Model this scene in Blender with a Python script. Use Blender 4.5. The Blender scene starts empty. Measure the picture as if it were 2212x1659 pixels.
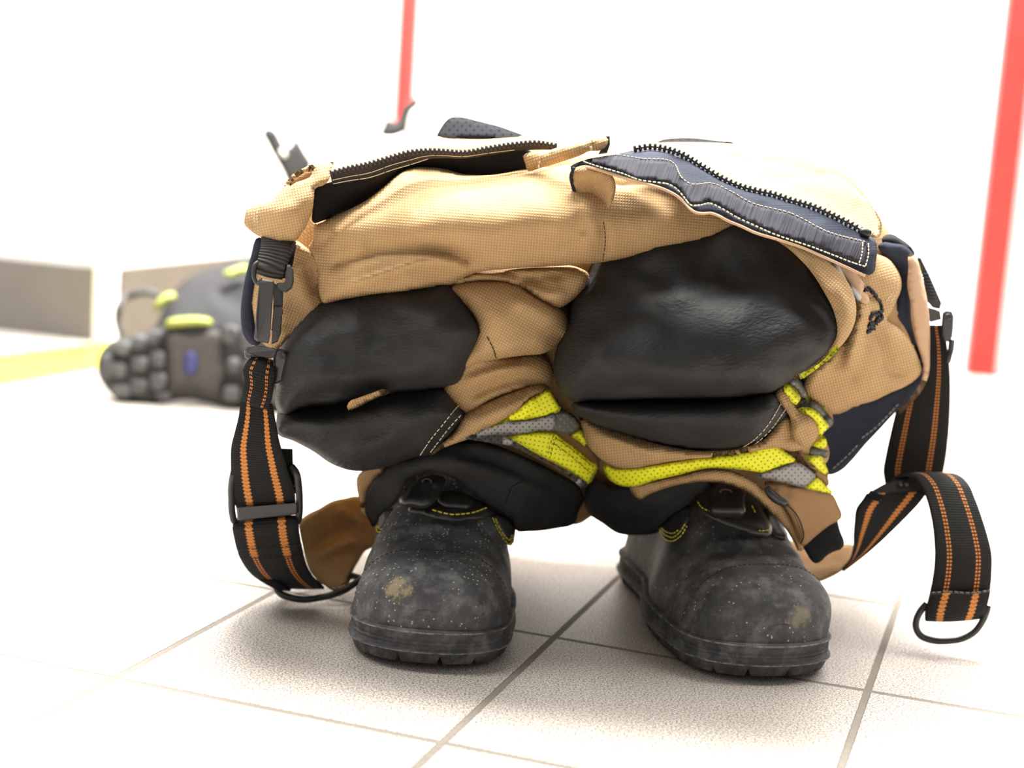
import bpy, bmesh, math, random
import numpy as np
from mathutils import Vector, Matrix
from mathutils.geometry import delaunay_2d_cdt
from mathutils import noise as mnoise
random.seed(7)
SC = bpy.context.scene
COL = SC.collection

# ------------------------------------------------------------------ camera
F, PITCH, ROLL, H = 3373.4, .1557, .0676, .396
cp, sp, cr, sr = math.cos(PITCH), math.sin(PITCH), math.cos(ROLL), math.sin(ROLL)
FW = np.array([0, cp, -sp]); R0 = np.array([1., 0, 0]); U0 = np.array([0, sp, cp])
RT = cr * R0 + sr * U0; UP = -sr * R0 + cr * U0
CAM = np.array([0, 0, H])
cam = bpy.data.cameras.new('camera'); camo = bpy.data.objects.new('camera', cam); COL.objects.link(camo)
camo.matrix_world = Matrix(((RT[0], UP[0], -FW[0], 0), (RT[1], UP[1], -FW[1], 0), (RT[2], UP[2], -FW[2], H), (0, 0, 0, 1)))
cam.sensor_fit = 'HORIZONTAL'; cam.sensor_width = 36; cam.lens = F / 2212 * 36
cam.clip_start = .02; cam.dof.use_dof = True; cam.dof.focus_distance = 1.165; cam.dof.aperture_fstop = 3.8
SC.camera = camo
# ------------------------------------------------------------------ light
wd = bpy.data.worlds.new('world'); SC.world = wd; wd.use_nodes = True
bgn = wd.node_tree.nodes['Background']; bgn.inputs[0].default_value = (1, .985, .96, 1); bgn.inputs[1].default_value = .26
def area(loc, aim, sx, sy, power, colour=(1, .97, .925)):
    l = bpy.data.lights.new('ceiling_lamp', 'AREA'); l.shape = 'RECTANGLE'; l.size = sx; l.size_y = sy
    l.energy = power; l.color = colour
    o = bpy.data.objects.new('ceiling_lamp', l); COL.objects.link(o); o.location = loc
    d = Vector(aim) - Vector(loc); o.rotation_euler = d.to_track_quat('-Z', 'Y').to_euler()
area((.1, 2.7, 2.5), (.1, 1.3, .2), 1.3, .5, 170)
area((.05, 1.75, 2.5), (.05, 1.6, .2), 1.3, .4, 105)
area((-1.5, 1.2, 2.5), (-.9, 1.2, 0), .5, 1.6, 32)
area((1.5, 1.4, 2.5), (1.1, 1.4, 0), .5, 1.6, 30)
vs = SC.view_settings; vs.view_transform = 'Standard'; vs.look = 'None'; vs.gamma = 1; vs.use_curve_mapping = False
vs.exposure = .74

# ------------------------------------------------------------------ helpers
def ray(px, py):
    px = np.asarray(px, float)[..., None]; py = np.asarray(py, float)[..., None]
    return FW + (px - 1106) / F * RT - (py - 829.5) / F * UP
def at(px, py, Y):
    r = ray(px, py); return CAM + r * (np.asarray(Y, float)[..., None] / r[..., 1:2])
def floor_pt(px, py, z=0):
    r = ray(px, py); return CAM + r * ((z - H) / r[..., 2:3])
def P(s):
    return [tuple(float(v) for v in t.split(',')) for t in s.split()]
def crom(pts, closed, n=10):
    p = np.asarray(pts, float); N = len(p); out = []
    rng = range(N) if closed else range(N - 1)
    for i in rng:
        if closed: a, b, c, d = p[i - 1], p[i], p[(i + 1) % N], p[(i + 2) % N]
        else: a, b, c, d = p[max(i - 1, 0)], p[i], p[i + 1], p[min(i + 2, N - 1)]
        l1 = max(np.linalg.norm((b - a)[:2]), 1e-6); l2 = max(np.linalg.norm((c - b)[:2]), 1e-6); l3 = max(np.linalg.norm((d - c)[:2]), 1e-6)
        m1 = ((c - b) / l2 * l1 + (b - a) / l1 * l2) / (l1 + l2) * l2 if l1 > 1e-5 else (c - b)
        m2 = ((d - c) / l3 * l2 + (c - b) / l2 * l3) / (l2 + l3) * l2 if l3 > 1e-5 else (c - b)
        for k in range(n):
            t = k / n; t2 = t * t; t3 = t2 * t
            out.append((2 * t3 - 3 * t2 + 1) * b + (t3 - 2 * t2 + t) * m1 + (-2 * t3 + 3 * t2) * c + (t3 - t2) * m2)
    if not closed: out.append(p[-1])
    return np.array(out)
def resample(p, step=None, n=None, closed=False):
    p = np.asarray(p, float)
    if closed: p = np.vstack([p, p[:1]])
    d = np.r_[0, np.cumsum(np.linalg.norm(np.diff(p, axis=0), axis=1))]
    if n is None: n = max(2, int(round(d[-1] / step)) + (0 if closed else 1))
    t = np.linspace(0, d[-1], n + 1)[:-1] if closed else np.linspace(0, d[-1], n)
    return np.stack([np.interp(t, d, p[:, k]) for k in range(p.shape[1])], 1)
def tps(ctrl):
    c = np.asarray(ctrl, float); x = c[:, :2] / 500.; N = len(c)
    if N < 3:
        v = c[:, 2].mean(); return lambda q: np.full(len(q), v)
    def ph(r2): return .5 * r2 * np.log(r2 + 1e-9)
    K = ph(((x[:, None] - x[None]) ** 2).sum(-1)) + np.eye(N) * 2e-3
    A = np.zeros((N + 3, N + 3)); A[:N, :N] = K; A[:N, N] = 1; A[:N, N + 1:] = x; A[N, :N] = 1; A[N + 1:, :N] = x.T
    A[N:, N:] += np.eye(3) * -1e-9
    w = np.linalg.solve(A, np.r_[c[:, 2], 0, 0, 0])
    def f(q):
        q = np.asarray(q, float)[:, :2] / 500.
        return ph(((q[:, None] - x[None]) ** 2).sum(-1)) @ w[:N] + w[N] + q @ w[N + 1:]
    return f
def segdist(q, line, closed=False):
    """distance, signed side and running position (0..1) of points q to a polyline"""
    a = np.asarray(line, float)[:, :2]
    if closed: a = np.vstack([a, a[:1]])
    s, e = a[:-1], a[1:]; v = e - s; L2 = (v ** 2).sum(1) + 1e-9
    best = np.full(len(q), 1e9); side = np.zeros(len(q)); pos = np.zeros(len(q))
    cum = np.r_[0, np.cumsum(np.sqrt(L2))]; tot = cum[-1]
    for i in range(len(s)):
        w = q - s[i]; t = np.clip((w @ v[i]) / L2[i], 0, 1)
        d = np.linalg.norm(w - t[:, None] * v[i], axis=1); m = d < best
        best[m] = d[m]; side[m] = (v[i, 0] * w[m, 1] - v[i, 1] * w[m, 0])
        pos[m] = (cum[i] + t[m] * math.sqrt(L2[i])) / tot
    return best, side, pos
def inside(q, poly):
    x, y = q[:, 0], q[:, 1]; r = np.zeros(len(q), bool); j = len(poly) - 1
    for i in range(len(poly)):
        xi, yi = poly[i]; xj, yj = poly[j]
        if yi != yj:
            r ^= ((yi > y) != (yj > y)) & (x < (xj - xi) * (y - yi) / (yj - yi) + xi)
        j = i
    return r
def strokes_fn(strokes):
    pre = []
    for s in strokes:
        line = crom(P(s[0]), False, 6); w = s[1]; w = (w, w) if not isinstance(w, tuple) else w
        pre.append((line, w, s[2], s[3] if len(s) > 3 else .25))
    def f(q):
        o = np.zeros(len(q))
        for line, w, amp, tap in pre:
            d, sd, pos = segdist(q, line)
            ww = np.where(sd > 0, w[1], w[0])          # w[0]: upper side of a left-to-right stroke, w[1]: lower side
            e = np.clip(np.minimum(pos, 1 - pos) / max(tap, 1e-3), 0, 1); e = e * e * (3 - 2 * e) if tap > 0 else 1
            o += amp * np.exp(-(d / ww) ** 2) * e
        return o
    return f

MAT = {}
def link_mesh(name, verts, faces, mat, parent=None, uvs=None, smooth=True, recalc=True):
    me = bpy.data.meshes.new(name)
    off = np.array(parent_world(parent))
    v = np.asarray(verts, float) - off
    me.from_pydata([tuple(x) for x in v], [], [tuple(int(i) for i in f) for f in faces])
    if uvs is not None:
        ul = me.uv_layers.new(name='UVMap'); uv = np.asarray(uvs, float)
        idx = np.zeros(len(me.loops), int); me.loops.foreach_get('vertex_index', idx)
        ul.data.foreach_set('uv', uv[idx].astype(np.float32).ravel())
    if recalc:
        bm = bmesh.new(); bm.from_mesh(me); bmesh.ops.recalc_face_normals(bm, faces=bm.faces); bm.to_mesh(me); bm.free()
    if smooth:
        me.polygons.foreach_set('use_smooth', [True] * len(me.polygons))
    me.materials.append(MAT[mat] if isinstance(mat, str) else mat)
    o = bpy.data.objects.new(name, me); COL.objects.link(o)
    if parent: o.parent = parent
    return o
def parent_world(p):
    w = Vector((0, 0, 0))
    while p is not None:
        w = w + p.location; p = p.parent
    return w
def thing(name, loc, label, cat, group=None):
    o = bpy.data.objects.new(name, None); COL.objects.link(o); o.location = loc; o.empty_display_size = .05
    o['label'] = label; o['category'] = cat
    if group: o['group'] = group
    return o
def lab(o, s): o['label'] = s; return o

def patch(name, outline, ctrl, mat, parent, bulge=.0015, r=10, back=None, rb=None, strokes=(), step=9, sheet=None,
          sharp=False, rough=0, rs=40, rot=0, smoothn=8, off=0, noshare=False):
    """closed piece of cloth or padding: outline seen from the front, a depth surface, an inflated front and back"""
    ol = P(outline) if isinstance(outline, str) else outline
    poly = resample(ol, step, closed=True) if sharp else resample(crom(ol, True, smoothn), step, closed=True)
    base = ctrl if callable(ctrl) else tps(P(ctrl) if isinstance(ctrl, str) else ctrl)
    if sheet is None: sheet = bulge < .01
    if back is None: back = bulge
    if rb is None: rb = r
    lo, hi = poly.min(0), poly.max(0); pts = []
    j = 0; y = lo[1] + step * .5
    while y < hi[1]:
        x = lo[0] + (j % 2) * step * .5
        while x < hi[0]:
            pts.append((x + random.uniform(-1, 1) * step * .08, y)); x += step
        y += step * .87; j += 1
    pts = np.array(pts) if pts else np.zeros((0, 2))
    if len(pts):
        pts = pts[inside(pts, poly)]
    if len(pts):
        d, _, _ = segdist(pts, poly, True); pts = pts[d > step * .55]
    allp = np.vstack([poly, pts]); nb = len(poly)
    res = delaunay_2d_cdt([Vector(p) for p in allp], [], [list(range(nb))], 1, 1e-4)
    q = np.array([(v.x, v.y) for v in res[0]]); tris = [tuple(f) for f in res[2]]
    d, _, _ = segdist(q, poly, True); bnd = d < .05
    sf = strokes_fn(strokes)
    nz = lambda p: np.array([mnoise.noise(Vector((x / rs, y2 / rs, 3.1 + len(name)))) + .5 * mnoise.noise(Vector((x / rs * 2.3, y2 / rs * 2.3, 7.7))) for x, y2 in p]) * rough if rough else 0
    prof = lambda t: np.sqrt(np.clip(1 - (1 - np.clip(t, 0, 1)) ** 2, 0, 1))
    def front(p, dd=None):
        p = np.asarray(p, float)
        if dd is None: dd, _, _ = segdist(p, poly, True); dd = np.where(inside(p, poly), dd, 0)
        s = sf(p) + nz(p)
        damp = 1 if sheet else prof(dd / (r * .45))
        return base(p) - off - s * damp - bulge * prof(dd / r)
    Yf = front(q, d)
    s0 = (sf(q) + nz(q)) if sheet else 0
    Yb = base(q) - off - s0 + back * prof(d / rb)
    vf = at(q[:, 0], q[:, 1], Yf); vb = at(q[:, 0], q[:, 1], Yb)
    N = len(q); bid = np.arange(N) + N
    bid[bnd] = np.arange(N)[bnd]
    faces = [t for t in tris] + [(bid[t[2]], bid[t[1]], bid[t[0]]) for t in tris]
    used = np.zeros(2 * N, int); 
    for f in faces:
        for i in f: used[i] = 1
    remap = np.cumsum(used) - 1
    V = np.vstack([vf, vb])[used == 1]
    c, s = math.cos(rot), math.sin(rot); uv = np.stack([(q[:, 0] * c - q[:, 1] * s), (q[:, 0] * s + q[:, 1] * c)], 1) / 2900.
    if back > .1: uvf = uv + np.stack([Yf - Yf.mean(), Yf - Yf.mean()], 1) * np.array([.35, .9]); uvb = uv + np.stack([Yb - Yf.mean(), Yb - Yf.mean()], 1) * np.array([.35, .9])
    else: uvf = uvb = uv
    UV = np.vstack([uvf, uvb])[used == 1]
    faces = [tuple(remap[i] for i in f) for f in faces if len(set(f)) == 3]
    o = link_mesh(name, V, faces, mat, parent, UV)
    return o, front

def ribbon(name, left, right, mat, parent, th=.0018, na=10, step=6, arch=0, dens=None):
    """strap between two edge lines, each given as (px, py, depth)"""
    L = crom(P(left) if isinstance(left, str) else left, False, 10); Rr = crom(P(right) if isinstance(right, str) else right, False, 10)
    n = max(6, int(max(np.linalg.norm(np.diff(L[:, :2], axis=0), axis=1).sum(), np.linalg.norm(np.diff(Rr[:, :2], axis=0), axis=1).sum()) / step))
    L = resample(at(L[:, 0], L[:, 1], L[:, 2]), n=n); Rr = resample(at(Rr[:, 0], Rr[:, 1], Rr[:, 2]), n=n)
    t = np.linspace(0, 1, na + 1)
    G = L[:, None] * (1 - t)[None, :, None] + Rr[:, None] * t[None, :, None]
    mid = G[:, na // 2]; u = np.r_[0, np.cumsum(np.linalg.norm(np.diff(mid, axis=0), axis=1))]
    du = np.gradient(G, axis=0); dv = np.gradient(G, axis=1); nn = np.cross(du, dv); nn /= np.linalg.norm(nn, axis=2, keepdims=True) + 1e-12
    tow = CAM - G[n // 2, na // 2]
    if (nn[n // 2, na // 2] * tow).sum() < 0: nn = -nn
    G = G + nn * (arch * np.sin(np.pi * t))[None, :, None]
    A = G + nn * th / 2; B = G - nn * th / 2
    m = na + 1; V = np.vstack([A.reshape(-1, 3), B.reshape(-1, 3)]); uv = np.stack(np.meshgrid(u, t, indexing='ij'), -1).reshape(-1, 2)
    k = n * m; fs = []
    for i in range(n - 1):
        for j in range(na):
            a = i * m + j; fs.append((a, a + 1, a + m + 1, a + m)); fs.append((k + a + m, k + a + m + 1, k + a + 1, k + a))
        a = i * m; fs.append((a, a + m, k + a + m, k + a)); b = a + na; fs.append((b + m, b, k + b, k + b + m))
    for j in range(na):
        fs.append((j + 1, j, k + j, k + j + 1)); e = (n - 1) * m + j; fs.append((e, e + 1, k + e + 1, k + e))
    o = link_mesh(name, V, fs, mat, parent, np.vstack([uv, uv]))
    return o, G, nn
def tube_data(pts, rad, ns=10, closed=False):
    p = np.asarray(pts, float); n = len(p)
    tg = (np.roll(p, -1, 0) - np.roll(p, 1, 0)) if closed else np.gradient(p, axis=0)
    tg /= np.linalg.norm(tg, axis=1, keepdims=True) + 1e-12
    up = np.array([0, 0, 1.]); 
    if abs(tg[0] @ up) > .9: up = np.array([0, 1., 0])
    V = []; f = []; x = np.cross(tg[0], up)
    rad = np.broadcast_to(np.asarray(rad, float), (n,))
    for i in range(n):
        x = x - tg[i] * (x @ tg[i]); x /= np.linalg.norm(x) + 1e-12; y = np.cross(tg[i], x)
        for k in range(ns):
            a = 2 * math.pi * k / ns; V.append(p[i] + rad[i] * (math.cos(a) * x + math.sin(a) * y))
    for i in range(n if closed else n - 1):
        j = (i + 1) % n
        for k in range(ns):
            f.append((i * ns + k, i * ns + (k + 1) % ns, j * ns + (k + 1) % ns, j * ns + k))
    if not closed:
        f.append(tuple(range(ns))[::-1]); f.append(tuple((n - 1) * ns + k for k in range(ns)))
    return np.array(V), f
def tube(name, pts, rad, mat, parent, ns=10, closed=False, sm=True):
    V, f = tube_data(pts, rad, ns, closed); return link_mesh(name, V, f, mat, parent)
def merge(parts):
    V = []; Fc = []; n = 0
    for v, f in parts:
        V.append(np.asarray(v)); Fc += [tuple(i + n for i in t) for t in f]; n += len(v)
    return np.vstack(V), Fc
def pline(s, closed=False, step=5):
    """string of px,py,Y -> dense world points"""
    c = crom(P(s) if isinstance(s, str) else s, closed, 10); w = at(c[:, 0], c[:, 1], c[:, 2]); return w
def stitch(name, lines, mat, parent, dep=None, dash=.0028, gap=.0014, rad=.00034, lift=.0012):
    parts = []
    for ln in lines:
        p = P(ln) if isinstance(ln, str) else ln
        c = crom(p, False, 10)
        Y = dep(c[:, :2]) if dep is not None else c[:, 2]
        w = at(c[:, 0], c[:, 1], Y - lift); w = resample(w, .0007)
        L = len(w) * .0007; s = 0
        while s < L - dash * .5:
            a = int(s / .0007); b = min(len(w), a + max(3, int(dash / .0007)) + 1)
            if b - a >= 3: parts.append(tube_data(w[a:b:1], rad, 5))
            s += dash + gap
    if parts:
        V, f = merge(parts); return link_mesh(name, V, f, mat, parent)
def box_data(c, ex, ey, ez):
    """oriented box; c centre, e* half vectors"""
    c, ex, ey, ez = map(np.asarray, (c, ex, ey, ez))
    V = [c + a * ex + b * ey + d * ez for a in (-1, 1) for b in (-1, 1) for d in (-1, 1)]
    return np.array(V), [(0, 1, 3, 2), (4, 6, 7, 5), (0, 4, 5, 1), (2, 3, 7, 6), (0, 2, 6, 4), (1, 5, 7, 3)]
def solid(name, outline, Y, thick, mat, parent, bev=.0015, sharp=True, step=None):
    """rigid plastic piece: outline given as px,py,Y corners extruded away from the camera, with bevelled edges"""
    p = np.asarray(P(outline) if isinstance(outline, str) else outline, float)
    if not sharp: p = resample(crom(p, True, 8), 5, closed=True)
    if p.shape[1] == 2: p = np.c_[p, np.full(len(p), Y)]
    a = at(p[:, 0], p[:, 1], p[:, 2]); n = len(p); c = a.mean(0)
    d = ray(p[:, 0].mean(), p[:, 1].mean()); d = d / np.linalg.norm(d)
    inn = lambda k: c + (a - c) * (1 - k / np.maximum(np.linalg.norm(a - c, axis=1, keepdims=True), 1e-4))
    rings = [inn(bev), a + d * bev, a + d * (thick - bev), inn(bev) + d * thick]
    V = np.vstack(rings); f = []
    for k in range(3):
        for i in range(n):
            j = (i + 1) % n; f.append((k * n + i, k * n + j, (k + 1) * n + j, (k + 1) * n + i))
    f.append(tuple(range(n))[::-1]); f.append(tuple(3 * n + i for i in range(n)))
    return link_mesh(name, V, f, mat, parent, smooth=False)

# ------------------------------------------------------------------ materials
class NB:
    def __init__(s, name):
        s.m = bpy.data.materials.new(name); s.m.use_nodes = True; s.t = s.m.node_tree; s.b = s.t.nodes['Principled BSDF']; MAT[name] = s.m
    def n(s, ty, **kw):
        nd = s.t.nodes.new(ty)
        for k, v in kw.items(): setattr(nd, k, v)
        return nd
    def put(s, sock, v):
        if hasattr(v, 'is_output') or isinstance(v, bpy.types.NodeSocket): s.t.links.new(v, sock)
        else:
            if sock.type == 'RGBA' and len(v) == 3: v = (*v, 1)
            sock.default_value = v
    def math(s, op, a, b=0, c=0, clamp=False):
        nd = s.n('ShaderNodeMath', operation=op, use_clamp=clamp)
        s.put(nd.inputs[0], a); s.put(nd.inputs[1], b); s.put(nd.inputs[2], c); return nd.outputs[0]
    def mix(s, f, a, b):
        nd = s.n('ShaderNodeMix', data_type='RGBA'); s.put(nd.inputs[0], f); s.put(nd.inputs[6], a); s.put(nd.inputs[7], b); return nd.outputs[2]
    def coord(s, kind='Object'): return s.n('ShaderNodeTexCoord').outputs[kind]
    def noise(s, vec, scale, detail=4, rough=.5, out=0):
        nd = s.n('ShaderNodeTexNoise'); s.put(nd.inputs['Vector'], vec); nd.inputs['Scale'].default_value = scale; nd.inputs['Detail'].default_value = detail; nd.inputs['Roughness'].default_value = rough; return nd.outputs[out]
    def voro(s, vec, scale, rnd=1, feature='F1', out=0):
        nd = s.n('ShaderNodeTexVoronoi', feature=feature); s.put(nd.inputs['Vector'], vec); nd.inputs['Scale'].default_value = scale; nd.inputs['Randomness'].default_value = rnd; return nd.outputs[out]
    def ramp(s, f, lo, hi):
        nd = s.n('ShaderNodeMapRange', interpolation_type='SMOOTHSTEP'); s.put(nd.inputs[0], f); nd.inputs[1].default_value = lo; nd.inputs[2].default_value = hi; return nd.outputs[0]
    def sep(s, v):
        nd = s.n('ShaderNodeSeparateXYZ'); s.put(nd.inputs[0], v); return nd.outputs
    def bump(s, h, dist, strength=1, prev=None):
        nd = s.n('ShaderNodeBump'); nd.inputs['Distance'].default_value = dist; nd.inputs['Strength'].default_value = strength; s.put(nd.inputs['Height'], h)
        if prev is not None: s.put(nd.inputs['Normal'], prev)
        return nd.outputs[0]
    def out(s, col, rough=.6, normal=None, spec=.5, **kw):
        s.put(s.b.inputs['Base Color'], col); s.put(s.b.inputs['Roughness'], rough); s.b.inputs['Specular IOR Level'].default_value = spec
        if normal is not None: s.put(s.b.inputs['Normal'], normal)
        for k, v in kw.items(): s.put(s.b.inputs[k], v)
        return s.m
def cloth(name, c1, c2, period=.0021, rough=.9, bd=.0006, spec=.2, var=.25, wr=1, sheen=0.):
    m = NB(name); uv = m.sep(m.coord('UV')); k = 2 * math.pi / period
    su = m.math('SINE', m.math('MULTIPLY', uv[0], k)); sv = m.math('SINE', m.math('MULTIPLY', uv[1], k))
    w = m.math('MULTIPLY_ADD', m.math('MULTIPLY', m.math('ADD', su, 1), m.math('ADD', sv, 1)), .25, 0)
    o = m.coord('Object'); nz = m.noise(o, 22, 4)
    f = m.math('ADD', m.math('MULTIPLY', w, .75), m.math('MULTIPLY', m.math('SUBTRACT', nz, .5), var * 2), clamp=True)
    nb = m.bump(m.noise(o, 55 * wr, 3), .004, .35)
    nb = m.bump(w, bd, .7, nb)
    m.out(m.mix(f, c1, c2), rough, nb, spec)
    if sheen: m.b.inputs['Sheen Weight'].default_value = sheen
    return m.m
cloth('tan_cloth', (.38, .24, .112), (.66, .46, .245))
cloth('tan_lining', (.40, .25, .115), (.64, .43, .225), period=.0016)
cloth('brown_cloth', (.31, .18, .085), (.48, .295, .15), period=.0013)
cloth('pink_tan', (.55, .36, .23), (.68, .47, .31), period=.0012, bd=.0003)
cloth('cream_cloth', (.78, .75, .68), (.88, .85, .78), period=.002)
cloth('navy_cloth', (.018, .022, .036), (.04, .047, .072), period=.0012, bd=.0003)
cloth('black_cloth', (.008, .008, .009), (.018, .018, .019), period=.0012, bd=.0002, wr=.6)
cloth('cuff_black', (.020, .020, .021), (.046, .046, .047), period=.0011, bd=.0002, var=.6)
cloth('grey_cloth_dark', (.03, .03, .032), (.055, .055, .06), period=.003)
m = NB('knee_black'); o = m.coord('UV')
sx = m.n('ShaderNodeMapping'); m.put(sx.inputs[0], o); sx.inputs['Scale'].default_value = (1, 1.9, 1); sx.inputs['Rotation'].default_value = (0, 0, .5)
v = m.voro(sx.outputs[0], 330, .9, 'SMOOTH_F1'); n1 = m.noise(m.coord('Object'), 30, 3)
nb = m.bump(n1, .004, .25); nb = m.bump(v, .0012, .42, nb)
m.out(m.mix(n1, (.016, .016, .0165), (.029, .029, .0295)), m.math('MULTIPLY_ADD', n1, .1, .58), nb, .27)
def tape(name, base, dot, rough, metal=0, pitch=300, spec=.4):
    m = NB(name); uv = m.n('ShaderNodeMapping'); m.put(uv.inputs[0], m.coord('UV')); uv.inputs['Rotation'].default_value = (0, 0, .78)
    d = m.voro(uv.outputs[0], pitch, .06); k = m.ramp(d, .16, .22)
    n1 = m.noise(m.coord('Object'), 45, 3)
    c = m.mix(m.math('MULTIPLY', n1, .35), base, tuple(x * .7 for x in base))
    nb = m.bump(k, .0005, .6)
    m.out(m.mix(k, dot, c), rough, nb, spec, Metallic=metal)
tape('yellow_tape', (.86, .88, .02), (.36, .38, .015), .6)
tape('silver_tape', (.30, .29, .285), (.08, .08, .08), .45, .0)
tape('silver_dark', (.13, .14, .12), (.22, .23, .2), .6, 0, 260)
m = NB('thread_cream'); m.out((.72, .66, .44), .8)
m = NB('thread_yellow'); m.out((.72, .62, .07), .7)
m = NB('thread_dark'); m.out((.012, .012, .014), .8)
m = NB('black_plastic'); n1 = m.noise(m.coord('Object'), 300, 3); m.out(m.mix(n1, (.016, .016, .017), (.024, .024, .025)), .38, m.bump(n1, .0006, .2), .5)
m = NB('grey_plastic'); n1 = m.noise(m.coord('Object'), 60, 3); m.out(m.mix(n1, (.03, .03, .032), (.045, .045, .048)), .42, None, .5)
m = NB('dull_metal'); n1 = m.noise(m.coord('Object'), 200, 2); m.out(m.mix(n1, (.045, .046, .047), (.07, .07, .072)), .4, m.bump(n1, .0004, .2), .5, Metallic=.3)
m = NB('bright_metal'); m.out((.6, .6, .6), .25, None, .5, Metallic=1.)
m = NB('white_plastic'); m.out((.62, .62, .64), .5)
m = NB('zip_tape'); n1 = m.noise(m.coord('Object'), 500, 2); m.out(m.mix(n1, (.028, .023, .021), (.05, .042, .038)), .85, m.bump(n1, .0006, .4), .2)
def velcro():
    m = NB('velcro'); uv = m.sep(m.coord('UV')); mp = m.n('ShaderNodeCombineXYZ'); m.put(mp.inputs[0], m.math('MULTIPLY', uv[0], 1)); m.put(mp.inputs[1], m.math('MULTIPLY', uv[1], .06))
    n1 = m.noise(mp.outputs[0], 600, 2); m.out(m.mix(n1, (.014, .014, .019), (.062, .061, .072)), .95, m.bump(n1, .002, .7), .05)
velcro()
def webbing(name, style):
    m = NB(name); uv = m.sep(m.coord('UV')); u, v = uv[0], uv[1]
    rib = m.math('SINE', m.math('MULTIPLY', u, 2 * math.pi / .0021)); riv = m.math('SINE', m.math('MULTIPLY', v, 2 * math.pi * 22))
    va = m.math('ABSOLUTE', m.math('SUBTRACT', m.math('ABSOLUTE', m.math('SUBTRACT', v, .5)), .255))     # distance to either stripe
    if style == 'dots':
        band = m.math('SUBTRACT', 1, m.ramp(va, .038, .046)); split = m.ramp(va, .006, .014)
        dots = m.ramp(m.math('SINE', m.math('MULTIPLY', u, 2 * math.pi / .0030)), -.45, -.05)
        inner = m.math('MULTIPLY', band, split); k = m.math('MULTIPLY', inner, dots)
        col = m.mix(band, m.mix(m.noise(m.coord('UV'), 90, 3), (.010, .010, .010), (.022, .022, .022)), (.055, .012, .006)); col = m.mix(k, col, (.82, .33, .09))
    else:
        ph = m.math('SINE', m.math('MULTIPLY', u, 2 * math.pi / .0034))
        wob = m.math('MULTIPLY_ADD', ph, .012, .052)
        k = m.math('SUBTRACT', 1, m.ramp(m.math('SUBTRACT', va, wob), 0, .01)); gr = m.ramp(m.math('ABSOLUTE', m.math('SINE', m.math('ADD', m.math('MULTIPLY', u, math.pi / .0034), m.math('MULTIPLY', va, 30)))), .1, .35)
        col = m.mix(k, m.mix(m.noise(m.coord('UV'), 90, 3), (.009, .009, .009), (.018, .018, .018)), m.mix(gr, (.22, .06, .015), (.74, .29, .075)))
    h = m.math('ADD', m.math('MULTIPLY', m.math('MULTIPLY', rib, riv), .5), m.math('MULTIPLY', rib, .5))
    m.out(col, .75, m.bump(h, .0007, .8), .25)
webbing('web_dots', 'dots'); webbing('web_braid', 'braid')
m = NB('web_ribbed'); uv = m.sep(m.coord('UV')); rib = m.math('SINE', m.math('MULTIPLY', uv[0], 2 * math.pi / .0032))
m.out(m.mix(m.ramp(rib, -1, 1), (.016, .014, .013), (.055, .05, .047)), .75, m.bump(rib, .0012, .9), .3)
def leather(name, dark, light, dust, rough, specks=0., scuffs=(), spec=.22):
    m = NB(name); o = m.coord('Object')
    big = m.noise(o, 24, 5, .6); fine = m.noise(o, 130, 4, .6)
    f = m.ramp(m.math('MULTIPLY_ADD', fine, .35, m.math('MULTIPLY', big, .75)), .30, .74)
    col = m.mix(f, dark, light)
    col = m.mix(m.math('MULTIPLY', m.ramp(m.noise(o, 48, 6, .7), .46, .70), .7), col, dust)
    if specks:
        d = m.voro(o, 300, 1); vs_ = m.voro(o, 300, 1, out=1); r = m.sep(vs_)[0]
        k = m.math('MULTIPLY', m.math('SUBTRACT', 1, m.ramp(d, .16, .30)), m.ramp(r, 1 - specks - .02, 1 - specks))
        k = m.math('MULTIPLY', k, m.ramp(m.noise(o, 26, 2), .38, .52)); col = m.mix(k, col, (.42, .42, .40))
    for (cx, cy, cz, rx, rz, sc) in scuffs:
        s = m.sep(o); a = m.math('DIVIDE', m.math('SUBTRACT', s[0], cx), rx); b = m.math('DIVIDE', m.math('SUBTRACT', s[2], cz), rz); c = m.math('DIVIDE', m.math('SUBTRACT', s[1], cy), .06)
        rr = m.math('ADD', m.math('ADD', m.math('POWER', a, 2), m.math('POWER', b, 2)), m.math('POWER', c, 2))
        rr = m.math('ADD', rr, m.math('MULTIPLY_ADD', m.noise(o, 130, 5, .75), 4.4, -1.9))
        col = m.mix(m.math('MULTIPLY', m.math('SUBTRACT', 1, m.ramp(rr, .2, 1.1)), .75), col, sc)
    nb = m.bump(fine, .0012, .25); nb = m.bump(big, .004, .15, nb)
    m.out(col, m.math('MULTIPLY_ADD', big, .25, rough), nb, spec)
    return m.m

# ------------------------------------------------------------------ the setting
YAW = -.318; TILE = .6307 * H; GX, GY = -1.4709 * H, 2.2705 * H
UX = np.array([math.cos(YAW), math.sin(YAW), 0]); VX = np.array([-math.sin(YAW), math.cos(YAW), 0])
m = NB('floor_tile'); o = m.coord('Object'); s = m.sep(o)
lu = m.math('DIVIDE', m.math('ADD', m.math('MULTIPLY', m.math('SUBTRACT', s[0], GX), UX[0]), m.math('MULTIPLY', m.math('SUBTRACT', s[1], GY), UX[1])), TILE)
lv = m.math('DIVIDE', m.math('ADD', m.math('MULTIPLY', m.math('SUBTRACT', s[0], GX), VX[0]), m.math('MULTIPLY', m.math('SUBTRACT', s[1], GY), VX[1])), TILE)
def gd(x): return m.math('ABSOLUTE', m.math('SUBTRACT', x, m.math('ROUND', x)))
g = m.math('MINIMUM', gd(lu), gd(lv)); g = m.math('ADD', g, m.math('MULTIPLY_ADD', m.noise(o, 180, 2), .003, -.0015))
tile = m.ramp(g, .0085, .0125)
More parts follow.
